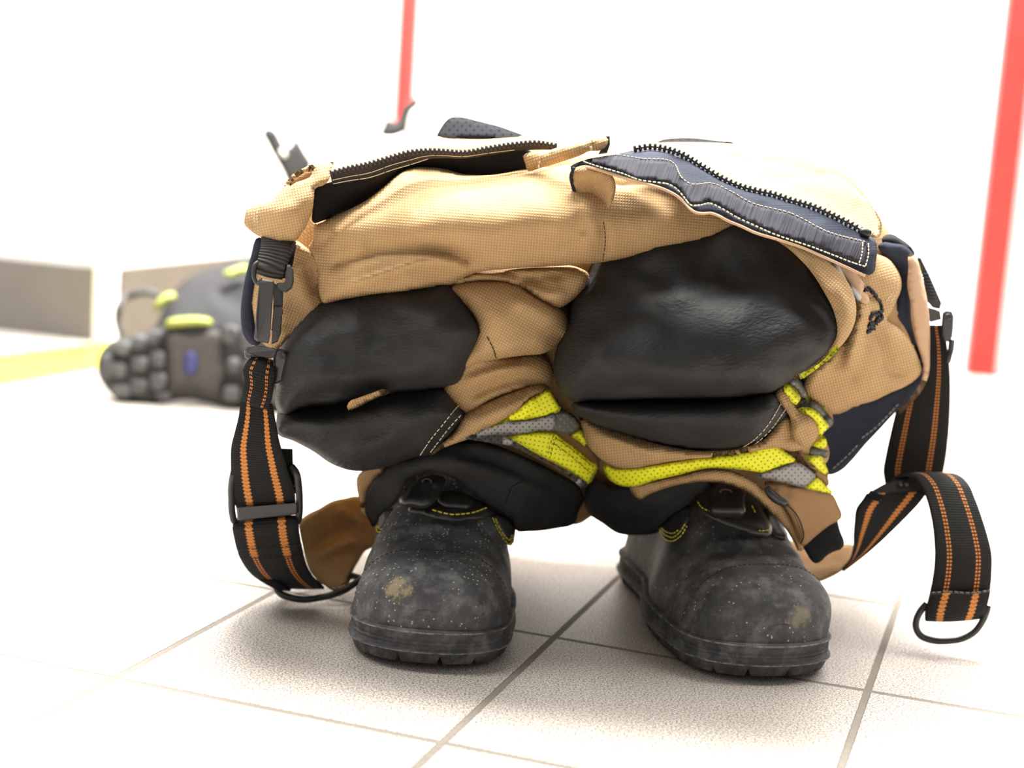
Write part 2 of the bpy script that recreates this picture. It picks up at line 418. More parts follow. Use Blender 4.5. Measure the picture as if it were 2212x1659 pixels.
sp1 = m.noise(o, 620, 2, .6); sp2 = m.noise(o, 900, 1, .5); cell = m.n('ShaderNodeCombineXYZ'); m.put(cell.inputs[0], m.math('FLOOR', lu)); m.put(cell.inputs[1], m.math('FLOOR', lv))
wn = m.n('ShaderNodeTexWhiteNoise'); m.put(wn.inputs[0], cell.outputs[0])
k = m.ramp(sp1, .42, .53)
tc = m.mix(k, (.21, .175, .148), (.60, .56, .515)); tc = m.mix(m.math('MULTIPLY', m.ramp(sp2, .56, .66), .75), tc, (.15, .118, .092))
tc = m.mix(m.math('MULTIPLY', wn.outputs[0], .10), tc, (.52, .47, .42)); tc = m.mix(m.math('MULTIPLY', m.ramp(m.noise(o, 5, 3), .45, .7), .10), tc, (.5, .43, .37))
gc = m.mix(m.noise(o, 260, 3), (.17, .147, .12), (.26, .23, .195))
nb = m.bump(tile, .0014, .9); nb = m.bump(sp1, .0005, .35, nb)
m.out(m.mix(tile, gc, tc), m.math('MULTIPLY_ADD', tile, -.3, .78), nb, .25)
def slab(name, c, hx, hy, hz, mat, ux=None, vx=None, parent=None):
    ux = UX if ux is None else ux; vx = VX if vx is None else vx
    V, f = box_data(c, ux * hx, vx * hy, np.array([0, 0, hz])); return link_mesh(name, V, f, mat, parent, smooth=False)
def struct(o): o['kind'] = 'structure'; return o
struct(slab('floor', (0, 2.2, -.05), 4.5, 4.5, .05, 'floor_tile'))
m = NB('white_paint'); n1 = m.noise(m.coord('Object'), 60, 3); m.out(m.mix(n1, (.86, .86, .855), (.90, .90, .895)), .55, m.bump(n1, .0008, .1), .3)
m = NB('red_paint'); n1 = m.noise(m.coord('Object'), 20, 3); m.out(m.mix(n1, (.56, .018, .015), (.62, .03, .024)), .45, None, .4)
m = NB('grey_tile'); n1 = m.noise(m.coord('Object'), 9, 5); m.out(m.mix(n1, (.135, .122, .115), (.175, .16, .15)), .4, None, .4)
m = NB('tan_tile'); n1 = m.noise(m.coord('Object'), 9, 5); m.out(m.mix(n1, (.088, .072, .052), (.112, .093, .07)), .4, None, .4)
m = NB('line_yellow'); n1 = m.noise(m.coord('Object'), 40, 3); m.out(m.mix(n1, (.52, .50, .035), (.56, .54, .05)), .5)
CN = floor_pt(229, 738)                                        # the projecting wall corner
BW = floor_pt(2105, 806)                                       # foot of the right red strip on the back wall
hz = 1.3
struct(slab('wall_left', CN - UX * 1.25 + VX * .15 + np.array([0, 0, hz]), 1.25, .15, hz, 'white_paint'))
t_ = float(np.dot(BW - CN, VX))
struct(slab('wall_return', CN + VX * (t_ / 2 + .15) - UX * .075 + np.array([0, 0, hz]), .0749, t_ / 2 - .15 + .15, hz, 'white_paint'))
e_ = float(np.dot(BW - CN, UX))
struct(slab('wall_back', CN + VX * (t_ + .1) + UX * (1.9) + np.array([0, 0, hz]), 2.1, .1, hz, 'white_paint'))
tb = float(at(227, 581, CN[1])[2])
struct(slab('baseboard_left', CN - UX * (1.0 + .022) - VX * .006 + np.array([0, 0, tb / 2]), 1.0, .0059, tb / 2, 'grey_tile'))
struct(slab('baseboard_return', CN + VX * (.30 + .022) + UX * .006 + np.array([0, 0, tb / 2]), .0059, .30, tb / 2, 'tan_tile'))
struct(slab('trim_1', CN - UX * .008 + VX * .008 + np.array([0, 0, hz]), .016, .016, hz - .001, 'white_paint'))
def on_back(px, py):
    r = ray(px, py); n = VX; d = (np.dot(BW - CAM, n)) / np.dot(r, n); return CAM + r * d
A1 = on_back(884, 100)
struct(slab('trim_2', np.array([A1[0], A1[1], hz]) - VX * .012, .0175, .0115, hz - .0015, 'red_paint'))
A2 = on_back(2133, 700)
struct(slab('trim_3', np.array([A2[0], A2[1], hz]) - VX * .014, .0245, .0135, hz - .0015, 'red_paint'))
m = NB('shadow_grey'); m.out((.18, .17, .17), .7)
A3 = on_back(2098, 700)
struct(slab('trim_shadow', np.array([A3[0], A3[1], hz]) - VX * .010, .0035, .0095, hz - .0015, 'shadow_grey'))  # thin grey strip painted in as the shadow left of the red strip
L0, L1, L2, L3 = floor_pt(-260, 798), floor_pt(-260, 880), floor_pt(238, 737), floor_pt(300, 782)
q = [np.array(p) + np.array([0, 0, .0006]) for p in (L1, L3, L2, L0)]
lo_ = [p - np.array([0, 0, .0006]) for p in q]
o = link_mesh('floor_line', q + lo_, [(0, 1, 2, 3), (7, 6, 5, 4), (0, 4, 5, 1), (1, 5, 6, 2), (2, 6, 7, 3), (3, 7, 4, 0)], 'line_yellow', smooth=False); struct(o)
# ------------------------------------------------------------------ boots
leather('boot_leather_speckled', (.044, .044, .047), (.105, .105, .109), (.20, .20, .20), .56, .52, [(-.021, .022, .058, .013, .010, (.36, .29, .17))])
leather('boot_leather', (.040, .040, .042), (.102, .10, .10), (.20, .192, .183), .52, .14, [(.018, .012, .052, .014, .010, (.24, .205, .145))])
leather('boot_rubber', (.04, .04, .043), (.095, .095, .098), (.19, .185, .18), .66)
m = NB('rubber_worn'); n1 = m.noise(m.coord('Object'), 120, 4, .7); m.out(m.mix(m.ramp(n1, .35, .65), (.06, .06, .06), (.24, .235, .225)), .7, None, .3)
leather('boot_shiny', (.010, .010, .010), (.024, .024, .024), (.045, .045, .045), .24, spec=.5)
BL = .305
def outline_w(s):                                              # half width of the footprint, toe tip s=0, heel s=BL
    if s < .075: t = 1 - s / .075; w = .059 * (1 - t ** 3.2) ** (1 / 2.3)
    elif s < .12: w = .059 + .001 * math.sin((s - .075) / .045 * math.pi)
    elif s < .20: t = (s - .12) / .08; w = .059 - .017 * (t * t * (3 - 2 * t))
    elif s < .25: w = .042
    else: t = (s - .25) / (BL - .25); w = .042 * max(0, 1 - t ** 2.6) ** .5
    return w
def upper_h(s):
    k = [(0, .040), (.003, .049), (.009, .0585), (.018, .066), (.032, .0715), (.048, .0745), (.062, .077), (.085, .082), (.105, .0895), (.12, .099), (.135, .112), (.15, .128), (.165, .15), (.18, .18), (.2, .225), (.24, .24), (BL - .02, .24), (BL, .1)]
    return float(np.interp(s, [a for a, b in k], [b for a, b in k]))
def svals(n=90):
    t = np.linspace(0, 1, n); return BL * (t + .0) ** 1.35 * 1.0
def make_boot(root, ang, flip, mleather, spring=.004, skew=0):
    ca, sa = math.cos(ang), math.sin(ang); base = np.array(root.location)
    def W(v):
        v = np.asarray(v, float).copy(); v[:, 0] *= flip
        tz = np.clip(1 - v[:, 1] / .085, 0, 1); v[:, 2] += spring * tz ** 1.6; v[:, 0] += skew * np.clip(v[:, 2] - .03, 0, .08)
        x = v[:, 0] * ca - v[:, 1] * sa; y = v[:, 0] * sa + v[:, 1] * ca
        return np.stack([x, y, v[:, 2]], 1) + base
    # footprint contour with normals
    ss = np.r_[np.linspace(0, 1, 60) ** 2 * .1, np.linspace(.1, BL - .02, 70)[1:], BL - .02 + .02 * (1 - np.linspace(1, 0, 24)[1:] ** 2)]
    rt = [(outline_w(s) + .0, s) for s in ss]; lf = [(-w, s) for w, s in rt[::-1]][1:-1]
    ct = resample(np.array(rt + lf), n=300, closed=True)
    tg = np.roll(ct, -1, 0) - np.roll(ct, 1, 0); nn = np.stack([tg[:, 1], -tg[:, 0]], 1); nn /= np.linalg.norm(nn, axis=1, keepdims=True)
    if (nn * (ct - ct.mean(0))).sum() < 0: nn = -nn
    arch = lambda s: .010 * np.clip(1 - np.abs((s - .175) / .036) ** 4, 0, 1)
    prof = [(.000, -.009), (.0008, -.003), (.003, .0008), (.0125, .0036), (.0136, .0052), (.0152, .0053), (.0162, .0036), (.0170, .0026), (.0200, .0030), (.0203, .0024), (.0207, .0030), (.0240, .0030), (.0243, .0024), (.0247, .0030), (.0290, .0032), (.0318, .0046), (.0336, .0046), (.0350, .0030), (.0356, -.004), (.036, -.012)]
    prof = [(a * .79, b) for a, b in prof]; V = []; Fc = []; n = len(ct)
    arc = np.r_[0, np.cumsum(np.linalg.norm(np.diff(ct, axis=0), axis=1))]
    notch = np.zeros(n)
    for a in np.arange(.012, arc[-1], .027): notch = np.maximum(notch, np.exp(-((arc - a) / .0016) ** 4))
    for z, off in prof:
        p = ct + nn * off; zz = np.full(n, z) + (arch(ct[:, 1]) * (1 - z / .013) if z < .013 else 0)
        if z < .004: zz = zz + notch * .0055
        # worn, uneven stitching row between the two ridges
        if .0154 < z < .0198: p = p + nn * (.0004 * np.sign(np.sin(arc / .0022)))[:, None]
        V.append(np.c_[p, zz])
    m_ = len(prof)
    for k in range(m_ - 1):
        for i in range(n):
            j = (i + 1) % n; Fc.append((k * n + i, k * n + j, (k + 1) * n + j, (k + 1) * n + i))
    Fc.append(tuple(range(n))[::-1]); Fc.append(tuple((m_ - 1) * n + i for i in range(n)))
    link_mesh('sole', W(np.vstack(V)), Fc, 'boot_rubber', root)
    for z, off in ((.0143, .0048), (.0330, .0042)):
        p = ct + nn * off; pts = W(np.c_[p, np.full(n, z * .79)]); tube('welt_ridge', pts, .00075, 'rubber_worn', root, 6, True)
    # upper: superelliptic sections from the welt over the instep, and a shaft behind
    def section(s, lift=0, na=40):
        w = max(outline_w(s) + .0005 - .0, .002) + lift; h = upper_h(s) + lift; zb = .0267; out = []
        ex = 2.75 if s < .1 else 2.75 - min(1, (s - .1) / .06) * .45
        for k in range(na + 1):
            a = math.pi * k / na; c, s_ = math.cos(a), math.sin(a)
            x = w * math.copysign(abs(c) ** (2 / ex), c); z = zb + (h - zb) * abs(s_) ** (2 / ex)
            f = (z - zb) / (h - zb + 1e-9); x *= 1 - (.02 + min(max(s - .10, 0) / .08, 1) * .14) * f * f   # walls lean in
            cr_ = .0013 * math.sin((s - .088) / .0042) * math.exp(-((s - .1) / .014) ** 2) * f               # walking creases
            out.append((x, s, z + cr_))
        return out
    sv = np.r_[np.linspace(.02, 1, 50) ** 2 * .12, np.linspace(.12, BL - .002, 40)[1:]]
    V = []; Fc = []; na = 40
    for s in sv: V += section(s)
    for i in range(len(sv) - 1):
        for k in range(na):
            a = i * (na + 1) + k; Fc.append((a, a + 1, a + na + 2, a + na + 1))
    Fc.append(tuple(range(na + 1))); Fc.append(tuple((len(sv) - 1) * (na + 1) + k for k in range(na + 1))[::-1])
    link_mesh('upper', W(np.array(V)), Fc, mleather, root)
    # toe cap: a second layer of leather over the front
    V = []; Fc = []; n1 = 44; seam = []
    for i in range(n1 + 1):
        for k in range(na + 1):
            a = math.pi * k / na; lim = .060 - .006 * abs(math.cos(a)) ** 3
            s = .0006 + (lim - .0006) * (i / n1) ** 1.7
            e = .0013 * math.sqrt(max(0, 1 - max(0, (i / n1 - .93) / .07) ** 2)) 
            V.append(section(s, e if i < n1 else -.0012)[k])
            if i == n1 - 2: seam.append(section(s, .0013)[k])
    for i in range(n1):
        for k in range(na):
            a = i * (na + 1) + k; Fc.append((a, a + 1, a + na + 2, a + na + 1))
    cap = link_mesh('toe_cap', W(np.array(V)), Fc, mleather, root)
    w = resample(W(np.array(seam)), .0008); parts = []; i = 6
    while i < len(w) - 10: parts.append(tube_data(w[i:i + 4], .00042, 5)); i += 5
    v, f = merge(parts); link_mesh('toe_seam', v, f, 'thread_dark', cap)
    return root
bootA = thing('boot', (-.052, 1.118, 0), 'black leather work boot on the left, speckled white with a pale scuff on its toe', 'boot', 'boots under the trousers')
make_boot(bootA, math.radians(-1.5), 1, 'boot_leather_speckled')
bootB = thing('boot', (.213, 1.142, 0), 'black leather work boot on the right, toe turned outwards, shiny tab over its instep', 'boot', 'boots under the trousers')
make_boot(bootB, math.radians(13), 1, 'boot_leather', skew=.2)

# instep details, left boot
o, dp = patch('tongue_flap', '893,1082 930,1076 985,1062 1030,1078 1058,1096 1064,1108 1055,1118 1020,1124 980,1127 945,1121 910,1110 880,1102', '893,1082,1.236 1058,1100,1.242 980,1124,1.212 900,1108,1.215 985,1060,1.25', 'boot_shiny', bootA, .004, 12, back=.008)
stitch('stitching', ['934,1101 955,1107 975,1111 1000,1110 1025,1106 1052,1096'], 'thread_yellow', o, dp, .0036, .0014, .0006)
patch('buckle_plate', '946,1068 990,1062 1026,1082 1018,1096 985,1098 955,1092 944,1080', '946,1068,1.231 1026,1085,1.233 985,1096,1.222', 'boot_shiny', o, .003, 6, back=.01)
o, dp = patch('pull_tab', '874,1066 890,1045 915,1030 945,1026 962,1032 952,1060 940,1084 920,1098 890,1096 864,1088 862,1076', '870,1080,1.207 915,1030,1.232 960,1032,1.235 940,1080,1.208 900,1090,1.203', 'boot_shiny', bootA, .006, 14, back=.004, strokes=[('870,1076 905,1080 935,1080', 9, .004), ('940,1045 936,1080', 6, -.006)])
w = at(np.array([922]), np.array([1040]), dp(np.array([[922, 1040.]])) - .0005)[0]
tube('rivet', [w + np.array([.0035 * math.cos(a), -.0002, .0022 * math.sin(a)]) for a in np.linspace(0, 2 * math.pi, 17)[:-1]], .0005, 'dull_metal', o, 6, True)
o, dp = patch('quarter_panel', '812,1152 818,1136 824,1112 848,1096 866,1094 876,1104 858,1124 846,1140 830,1150', '812,1152,1.240 848,1096,1.252 876,1104,1.242 835,1150,1.236', 'boot_shiny', bootA, .0015, 6)
stitch('stitching', ['813,1136 816,1149 828,1147 845,1137 857,1123', '817,1136 820,1143 830,1141 842,1132 851,1121'], 'thread_yellow', o, dp, .0022, .001, .0005)
o, dp = patch('quarter_panel', '1062,1112 1078,1108 1100,1118 1113,1140 1112,1160 1105,1178 1098,1178 1084,1158 1070,1132', '1062,1112,1.238 1113,1140,1.256 1100,1178,1.244 1080,1110,1.25', 'boot_shiny', bootA, .0015, 6)
stitch('stitching', ['1064,1118 1074,1140 1088,1163 1100,1176 1108,1165 1112,1150', '1070,1120 1080,1142 1092,1160 1101,1167 1106,1156'], 'thread_yellow', o, dp, .0022, .001, .0005)
# instep details, right boot
o, dp = patch('tongue_flap', '1502,1086 1512,1070 1540,1052 1580,1052 1620,1072 1652,1110 1668,1138 1664,1156 1640,1158 1604,1148 1560,1132 1520,1112 1504,1098', '1502,1088,1.250 1540,1052,1.268 1620,1072,1.265 1666,1150,1.238 1600,1146,1.225 1530,1114,1.232', 'boot_shiny', bootB, .004, 12, back=.010)
for ln in ('1507,1084 1514,1094 1534,1105', '1624,1092 1632,1108', '1662,1132 1662,1142 1652,1146 1640,1146'): stitch('stitching', [ln], 'thread_yellow', o, dp, .003, .0012, .0005)
stitch('seam', ['1574,1122 1600,1132 1640,1144'], 'thread_dark', o, dp, .003, .0012, .0005)
o, dp = patch('pull_tab', '1533,1064 1536,1056 1566,1046 1598,1050 1610,1060 1608,1084 1610,1106 1602,1118 1570,1118 1540,1118 1533,1112 1534,1088', '1534,1060,1.245 1606,1056,1.247 1536,1100,1.219 1608,1100,1.221 1536,1117,1.226 1606,1117,1.228', 'boot_shiny', bootB, .003, 8, back=.004, sharp=False, strokes=[('1525,1102 1570,1102 1620,1102', 12, .006, 0)])
w = at(np.array([1568]), np.array([1062]), dp(np.array([[1568, 1062.]])) - .0005)[0]
tube('rivet', [w + np.array([.0045 * math.cos(a), -.0002, .002 * math.sin(a)]) for a in np.linspace(0, 2 * math.pi, 17)[:-1]], .0006, 'dull_metal', o, 6, True)
o, dp = patch('quarter_panel', '1424,1142 1440,1122 1466,1096 1494,1090 1490,1116 1478,1140 1466,1158 1446,1168 1430,1160', '1424,1142,1.262 1494,1090,1.250 1446,1166,1.246 1480,1138,1.236', 'boot_shiny', bootB, .0015, 6)
stitch('stitching', ['1424,1148 1436,1164 1450,1169 1468,1160 1484,1136', '1424,1143 1438,1156 1452,1161 1466,1152 1480,1132', '1428,1140 1442,1150 1454,1152 1466,1144'], 'thread_yellow', o, dp, .0022, .001, .0005)
patch('quarter_panel', '1648,1096 1668,1104 1690,1134 1702,1160 1696,1168 1680,1164 1660,1140', '1648,1096,1.265 1702,1160,1.256 1680,1164,1.250', 'boot_shiny', bootB, .0015, 6)
# ------------------------------------------------------------------ trousers, crumpled down around the boots
gc_ = at(np.array([1250]), np.array([1130]), np.array([1.33]))[0]
TR = thing('bunker_trousers', (float(gc_[0]), float(gc_[1]), 0), 'tan firefighter trousers with black knees crumpled down over the two front boots', 'trousers')
# hidden bulk of the garment: seat and legs standing around the boot shafts
seat, _ = patch('seat', '575,520 600,450 660,385 800,335 900,300 1000,292 1150,296 1270,318 1420,308 1600,312 1760,332 1830,372 1875,430 1925,510 1960,590 1990,690 1985,780 1940,850 1850,905 1760,960 1500,1010 1250,1010 950,990 700,930 610,860 580,700',
    '575,520,1.30 1250,300,1.30 1930,520,1.31 1250,1000,1.33 600,860,1.30 1940,850,1.33', 'tan_cloth', TR, .075, 170, back=.23, rb=280, step=16, sheet=False, strokes=[('1560,420 1680,380 1800,390', 22, .006), ('1640,470 1760,440 1850,470', 20, .006), ('900,330 1050,318 1180,330', 16, .005)], rough=.003, rs=60)
legL, _ = patch('leg', '640,740 720,660 965,620 1190,610 1230,700 1235,880 1250,1000 1235,1090 1130,1128 980,1100 872,1128 818,1095 800,1010 700,960 640,900',
    '640,740,1.27 1230,700,1.28 1130,1120,1.33 800,1050,1.32 700,960,1.27', 'tan_lining', TR, .045, 90, back=.19, rb=150, step=14, sheet=False)
legR, _ = patch('leg', '1250,600 1400,560 1620,510 1770,590 1840,690 1820,790 1775,900 1790,1010 1780,1080 1700,1120 1560,1090 1420,1120 1320,1120 1285,1020 1260,900 1215,840 1215,740',
    '1250,600,1.27 1800,640,1.27 1775,900,1.30 1700,1110,1.33 1330,1110,1.35 1215,800,1.27', 'tan_lining', TR, .045, 90, back=.19, rb=150, step=14, sheet=False)

# ---- left leg
cufL, dcufL = patch('cuff', '784,1090 790,1060 812,1030 838,1008 880,990 940,962 1000,948 1060,958 1130,985 1200,1020 1255,1056 1262,1076 1250,1105 1242,1130 1200,1142 1142,1148 1114,1146 1108,1128 1075,1105 1050,1086 1020,1062 990,1040 958,1024 925,1019 900,1026 880,1040 868,1062 850,1090 825,1112 806,1140 795,1120',
    '784,1090,1.29 800,1140,1.285 850,1090,1.25 870,1050,1.235 925,1022,1.225 1000,1045,1.225 1060,1095,1.235 1110,1135,1.252 1150,1148,1.28 1240,1130,1.32 1262,1076,1.31 1200,1020,1.265 1060,958,1.235 940,962,1.235 838,1008,1.265 1000,1000,1.212 1130,1060,1.236', 'cuff_black', TR, .003, 12,
    strokes=[('820,1075 850,1030 900,1000 960,995 1030,1015 1100,1060', (26, 18), .010), ('960,985 1040,990 1120,1020 1200,1062 1240,1090', (12, 9), -.010), ('1060,1060 1110,1090 1160,1130', 18, .006), ('1180,1060 1160,1110', 14, -.005)], rough=.002, rs=34)
stitch('seam', ['1108,1052 1100,1075 1092,1105 1098,1112', '1108,1052 1130,1042'], 'grey_cloth_dark', cufL, dcufL, .02, .0005, .0006)
patch('hem', '776,1078 770,1050 772,1028 784,1016 806,1008 832,1006 840,1008 820,1026 802,1046 794,1064 790,1085 800,1120 792,1120', '776,1078,1.283 784,1016,1.268 835,1006,1.262 800,1120,1.292', 'tan_cloth', TR, .002, 8, rot=.3)
patch('gusset', '1215,1020 1262,1010 1315,1020 1300,1100 1275,1118 1252,1132 1235,1134 1220,1110', '1215,1060,1.38 1305,1040,1.38 1250,1130,1.38', 'tan_lining', TR, .02, 30, back=.03, sheet=False)
# pleats on the inner side of the shin
kf = '1.20'
pl3, dpl3 = patch('shin_panel', '930,984 956,956 984,930 1004,896 1030,882 1062,866 1105,848 1150,834 1180,831 1190,842 1180,856 1160,860 1120,885 1078,912 1046,928 1020,945 990,956 958,968',
    '930,984,1.205 1004,896,1.20 1105,848,1.205 1185,838,1.22 1120,885,1.195 1020,945,1.200', 'tan_cloth', TR, .012, 26, back=.01, sheet=False, rot=-.5, strokes=[('1010,905 1080,870 1160,842', 7, -.004)])
patch('shin_panel', '1165,838 1200,860 1225,900 1250,930 1275,965 1296,1005 1270,1046 1200,1010 1110,965 1060,940 1085,905', '1165,838,1.232 1250,930,1.248 1290,1005,1.268 1110,965,1.226', 'brown_cloth', TR, .002, 10)
bandU, dbU = patch('reflective_band', '1010,946 1040,930 1080,909 1120,884 1149,860 1170,850 1180,843 1186,842 1200,862 1212,886 1196,895 1148,906 1100,910 1060,925', '1010,946,1.196 1080,909,1.195 1149,860,1.197 1186,842,1.205 1212,886,1.215 1148,906,1.203', 'yellow_tape', TR, .0012, 4, rot=-.3, strokes=[('1120,890 1165,865', 14, .003)])
patch('silver_stripe', '1005,947 1030,934 1058,920 1081,911 1120,910 1148,907 1180,899 1199,894 1204,912 1199,930 1170,931 1136,937 1092,943 1050,946', '1005,947,1.193 1081,911,1.1965 1148,907,1.2015 1200,912,1.213 1136,937,1.206 1050,946,1.199', 'silver_tape', bandU, .0012, 4)
patch('silver_stripe', '1199,893 1216,886 1232,892 1246,904 1254,924 1243,934 1229,938 1212,934 1199,929', '1199,893,1.213 1246,904,1.232 1229,938,1.230 1199,929,1.2145', 'silver_dark', bandU, .0012, 4)
patch('yellow_fold', '1229,938 1243,934 1254,926 1262,940 1269,956 1268,967 1252,955', '1229,938,1.230 1269,960,1.252', 'yellow_tape', bandU, .001, 3)
bandD, dbD = patch('reflective_band', '1090,944 1130,937 1175,931 1200,935 1222,950 1246,968 1270,988 1293,1010 1284,1028 1273,1046 1250,1032 1223,1014 1190,996 1157,979 1120,960', '1090,944,1.203 1175,931,1.212 1293,1010,1.252 1273,1046,1.246 1157,979,1.208 1223,1014,1.228', 'yellow_tape', TR, .0012, 4, rot=.6, strokes=[('1180,960 1230,990 1280,1030', 20, .003)])
stitch('stitching', ['1200,945 1240,975 1283,1010', '1196,958 1232,984 1276,1022', '1196,940 1188,962 1184,980', '1202,944 1194,966 1190,984'], 'thread_dark', bandD, dbD, .003, .0016, .0003)
patch('silver_stripe', '1006,948 1050,947 1092,944 1120,958 1157,980 1190,998 1223,1015 1250,1032 1271,1046 1262,1055 1235,1035 1207,1012 1160,988 1100,963 1050,955', '1006,948,1.196 1092,944,1.2025 1157,980,1.209 1271,1046,1.247 1207,1012,1.226', 'silver_tape', bandD, .0012, 4, off=.007)
pl2, _ = patch('shin_panel', '955,836 980,812 1000,785 1030,772 1080,772 1130,768 1165,762 1190,785 1196,815 1186,836 1150,838 1105,850 1060,868 1012,898 985,885 960,862',
    '955,836,1.20 1000,785,1.19 1100,775,1.20 1190,790,1.235 1186,836,1.23 1060,868,1.21 1012,898,1.208', 'tan_cloth', TR, .010, 30, back=.02, sheet=False, rot=-.45, strokes=[('985,840 1060,808 1130,795 1190,800', (16, 9), .007), ('1000,868 1060,836 1110,822 1180,822', (6, 8), -.007), ('1010,880 1080,850 1150,835', 8, .005), ('990,815 1060,790 1150,778', 7, -.005)])
pl1, dpl1 = patch('thigh_panel', '950,622 1000,606 1060,604 1110,612 1150,634 1190,655 1222,680 1230,700 1229,726 1212,735 1200,748 1178,762 1130,768 1080,775 1030,786 1000,800 996,780 1020,740 1030,700 990,650',
    '950,622,1.195 1060,604,1.185 1150,634,1.185 1228,700,1.205 1212,735,1.205 1130,768,1.195 1010,790,1.185 1080,690,1.165', 'tan_cloth', TR, .018, 42, back=.03, sheet=False, rot=-.5, strokes=[('1100,640 1160,668 1215,700', 20, .008), ('1185,760 1200,735 1215,722', 10, -.010), ('1060,770 1130,745 1190,735', (18, 10), .006)])
stitch('seam', ['1052,728 1064,750 1072,774'], 'thread_dark', pl1, dpl1, .004, .001, .0004)
kneeLl, dkLl = patch('knee_patch', '600,938 597,905 604,880 640,868 700,862 745,856 790,850 838,838 900,832 956,832 975,850 992,876 1006,894 990,920 958,956 930,982 899,987 870,996 846,1005 806,1015 761,1017 722,1005 671,972 632,952',
    '597,915,1.205 604,880,1.225 745,858,1.232 956,834,1.215 1006,894,1.205 930,982,1.215 806,1015,1.225 671,972,1.215', 'knee_black', TR, .050, 78, back=.05, sheet=False, rot=.2, strokes=[('620,915 720,905 820,880 930,862', (10, 40), .010), ('700,985 820,960 900,900 960,870', 26, .006)], rough=.0015, rs=45)
stitch('stitching', ['908,983 930,950 956,918 980,888 992,874', '930,977 952,948 976,918 997,895'], 'thread_cream', kneeLl, dkLl, .0032, .0012, .00042)
kneeLu, dkLu = patch('knee_patch', '596,880 596,840 598,800 606,752 624,720 646,690 680,648 740,628 785,616 830,612 871,608 920,602 965,600 1012,655 1044,721 1030,750 1019,773 1004,802 993,824 960,836 900,846 826,854 760,868 720,876 655,884 610,900',
    '596,880,1.205 606,752,1.21 690,650,1.23 871,608,1.215 965,600,1.21 1044,721,1.182 993,824,1.19 826,854,1.205 655,884,1.205', 'knee_black', TR, .058, 100, back=.06, sheet=False, strokes=[('640,838 720,815 800,822 880,812 960,790', (26, 12), .006), ('660,855 745,848 830,850', (10, 6), -.012), ('830,650 890,660 960,690', 22, .006), ('780,660 810,700 820,760', 26, -.004), ('630,760 720,720 800,720', 30, .004)], rough=.0018, rs=50)
patch('seam_flap', '749,878 756,866 772,860 800,850 836,842 842,847 820,858 790,872 764,886 752,886', '749,878,1.158 800,856,1.155 842,846,1.168', 'tan_cloth', TR, .002, 4, rot=.4)

# ---- waist front, left half
side, dside = patch('side_panel', '548,560 556,530 600,522 640,520 668,540 690,560 688,600 694,640 705,660 700,690 660,706 625,728 610,745 596,760 560,730 548,680 542,620', '548,560,1.245 640,520,1.215 690,560,1.20 700,690,1.205 610,745,1.20 548,680,1.235 600,620,1.222', 'tan_cloth', TR, .002, 12, rot=1.2,
    strokes=[('648,530 680,500', 14, -.012), ('640,560 660,640 690,690', 16, .008), ('660,575 690,640', 10, -.008), ('600,640 610,720', 18, .006)])
patch('side_hem', '560,512 575,520 560,560 552,620 550,680 556,720 566,736 552,748 535,738 524,716 520,680 526,620 540,560', '560,512,1.232 520,680,1.245 566,736,1.24 540,560,1.24', 'navy_cloth', TR, .003, 10)
panel, dpan = patch('waist_panel', '677,482 700,476 740,459 798,428 827,405 874,368 950,362 1001,376 1059,378 1142,364 1200,360 1232,356 1270,380 1330,400 1400,400 1480,430 1530,450 1600,472 1660,495 1615,503 1520,520 1424,543 1350,558 1298,567 1180,576 1095,581 1015,594 990,610 965,620 920,626 871,633 825,634 780,640 735,648 697,655 690,640 686,611 682,580 672,560 664,540 676,515',
    '677,482,1.205 740,459,1.205 827,405,1.215 874,368,1.225 1001,378,1.222 1142,366,1.215 1232,358,1.205 1400,400,1.22 1600,475,1.232 1650,497,1.235 1615,503,1.230 1424,543,1.208 1298,566,1.195 1180,574,1.185 965,618,1.185 871,633,1.185 780,638,1.185 697,654,1.20 686,600,1.205 672,556,1.215 900,500,1.152 1100,480,1.140 1200,490,1.145 800,540,1.165 1290,490,1.165 1420,470,1.19 760,600,1.175 1000,430,1.165 1130,420,1.165', 'tan_cloth', TR, .012, 22, back=.02, sheet=False, rot=-.08,
    strokes=[('700,580 770,560 842,546 932,543 986,552 1038,582', (34, 9), -.013, .12), ('700,628 780,606 860,580 930,560 985,566 1010,590', (9, 20), .010), ('760,640 850,628 950,612', 12, .006), ('870,585 960,590 1010,596', 9, -.006),
             ('1300,470 1308,520 1302,562', (10, 10), -.007), ('1250,420 1280,480 1285,540', 20, .008), ('1255,500 1266,530 1280,552', 14, .006), ('680,520 740,500 820,470 900,430', (10, 26), .006), ('1000,545 1090,560 1180,556 1290,545', 18, .006), ('700,560 740,550 800,530', 14, .005), ('672,545 700,520 730,500', (8, 8), -.006)], rough=.0012, rs=60)
stitch('seam', ['1304,480 1308,520 1302,562'], 'thread_dark', panel, dpan, .004, .001, .0003)
roll, _ = patch('thigh_fold', '962,618 1000,592 1040,582 1095,578 1180,575 1250,578 1272,592 1270,612 1256,632 1235,650 1205,666 1170,652 1130,625 1095,612 1040,608 990,616',
    '962,618,1.19 1095,578,1.19 1272,592,1.205 1205,666,1.195 1095,612,1.18', 'tan_cloth', TR, .022, 34, back=.04, sheet=False, rot=-.2, strokes=[('1020,592 1080,588 1130,600 1200,622', (8, 10), -.010), ('1110,618 1160,600 1230,596', (8, 8), -.008), ('1130,628 1180,640 1230,630', 12, .007)])
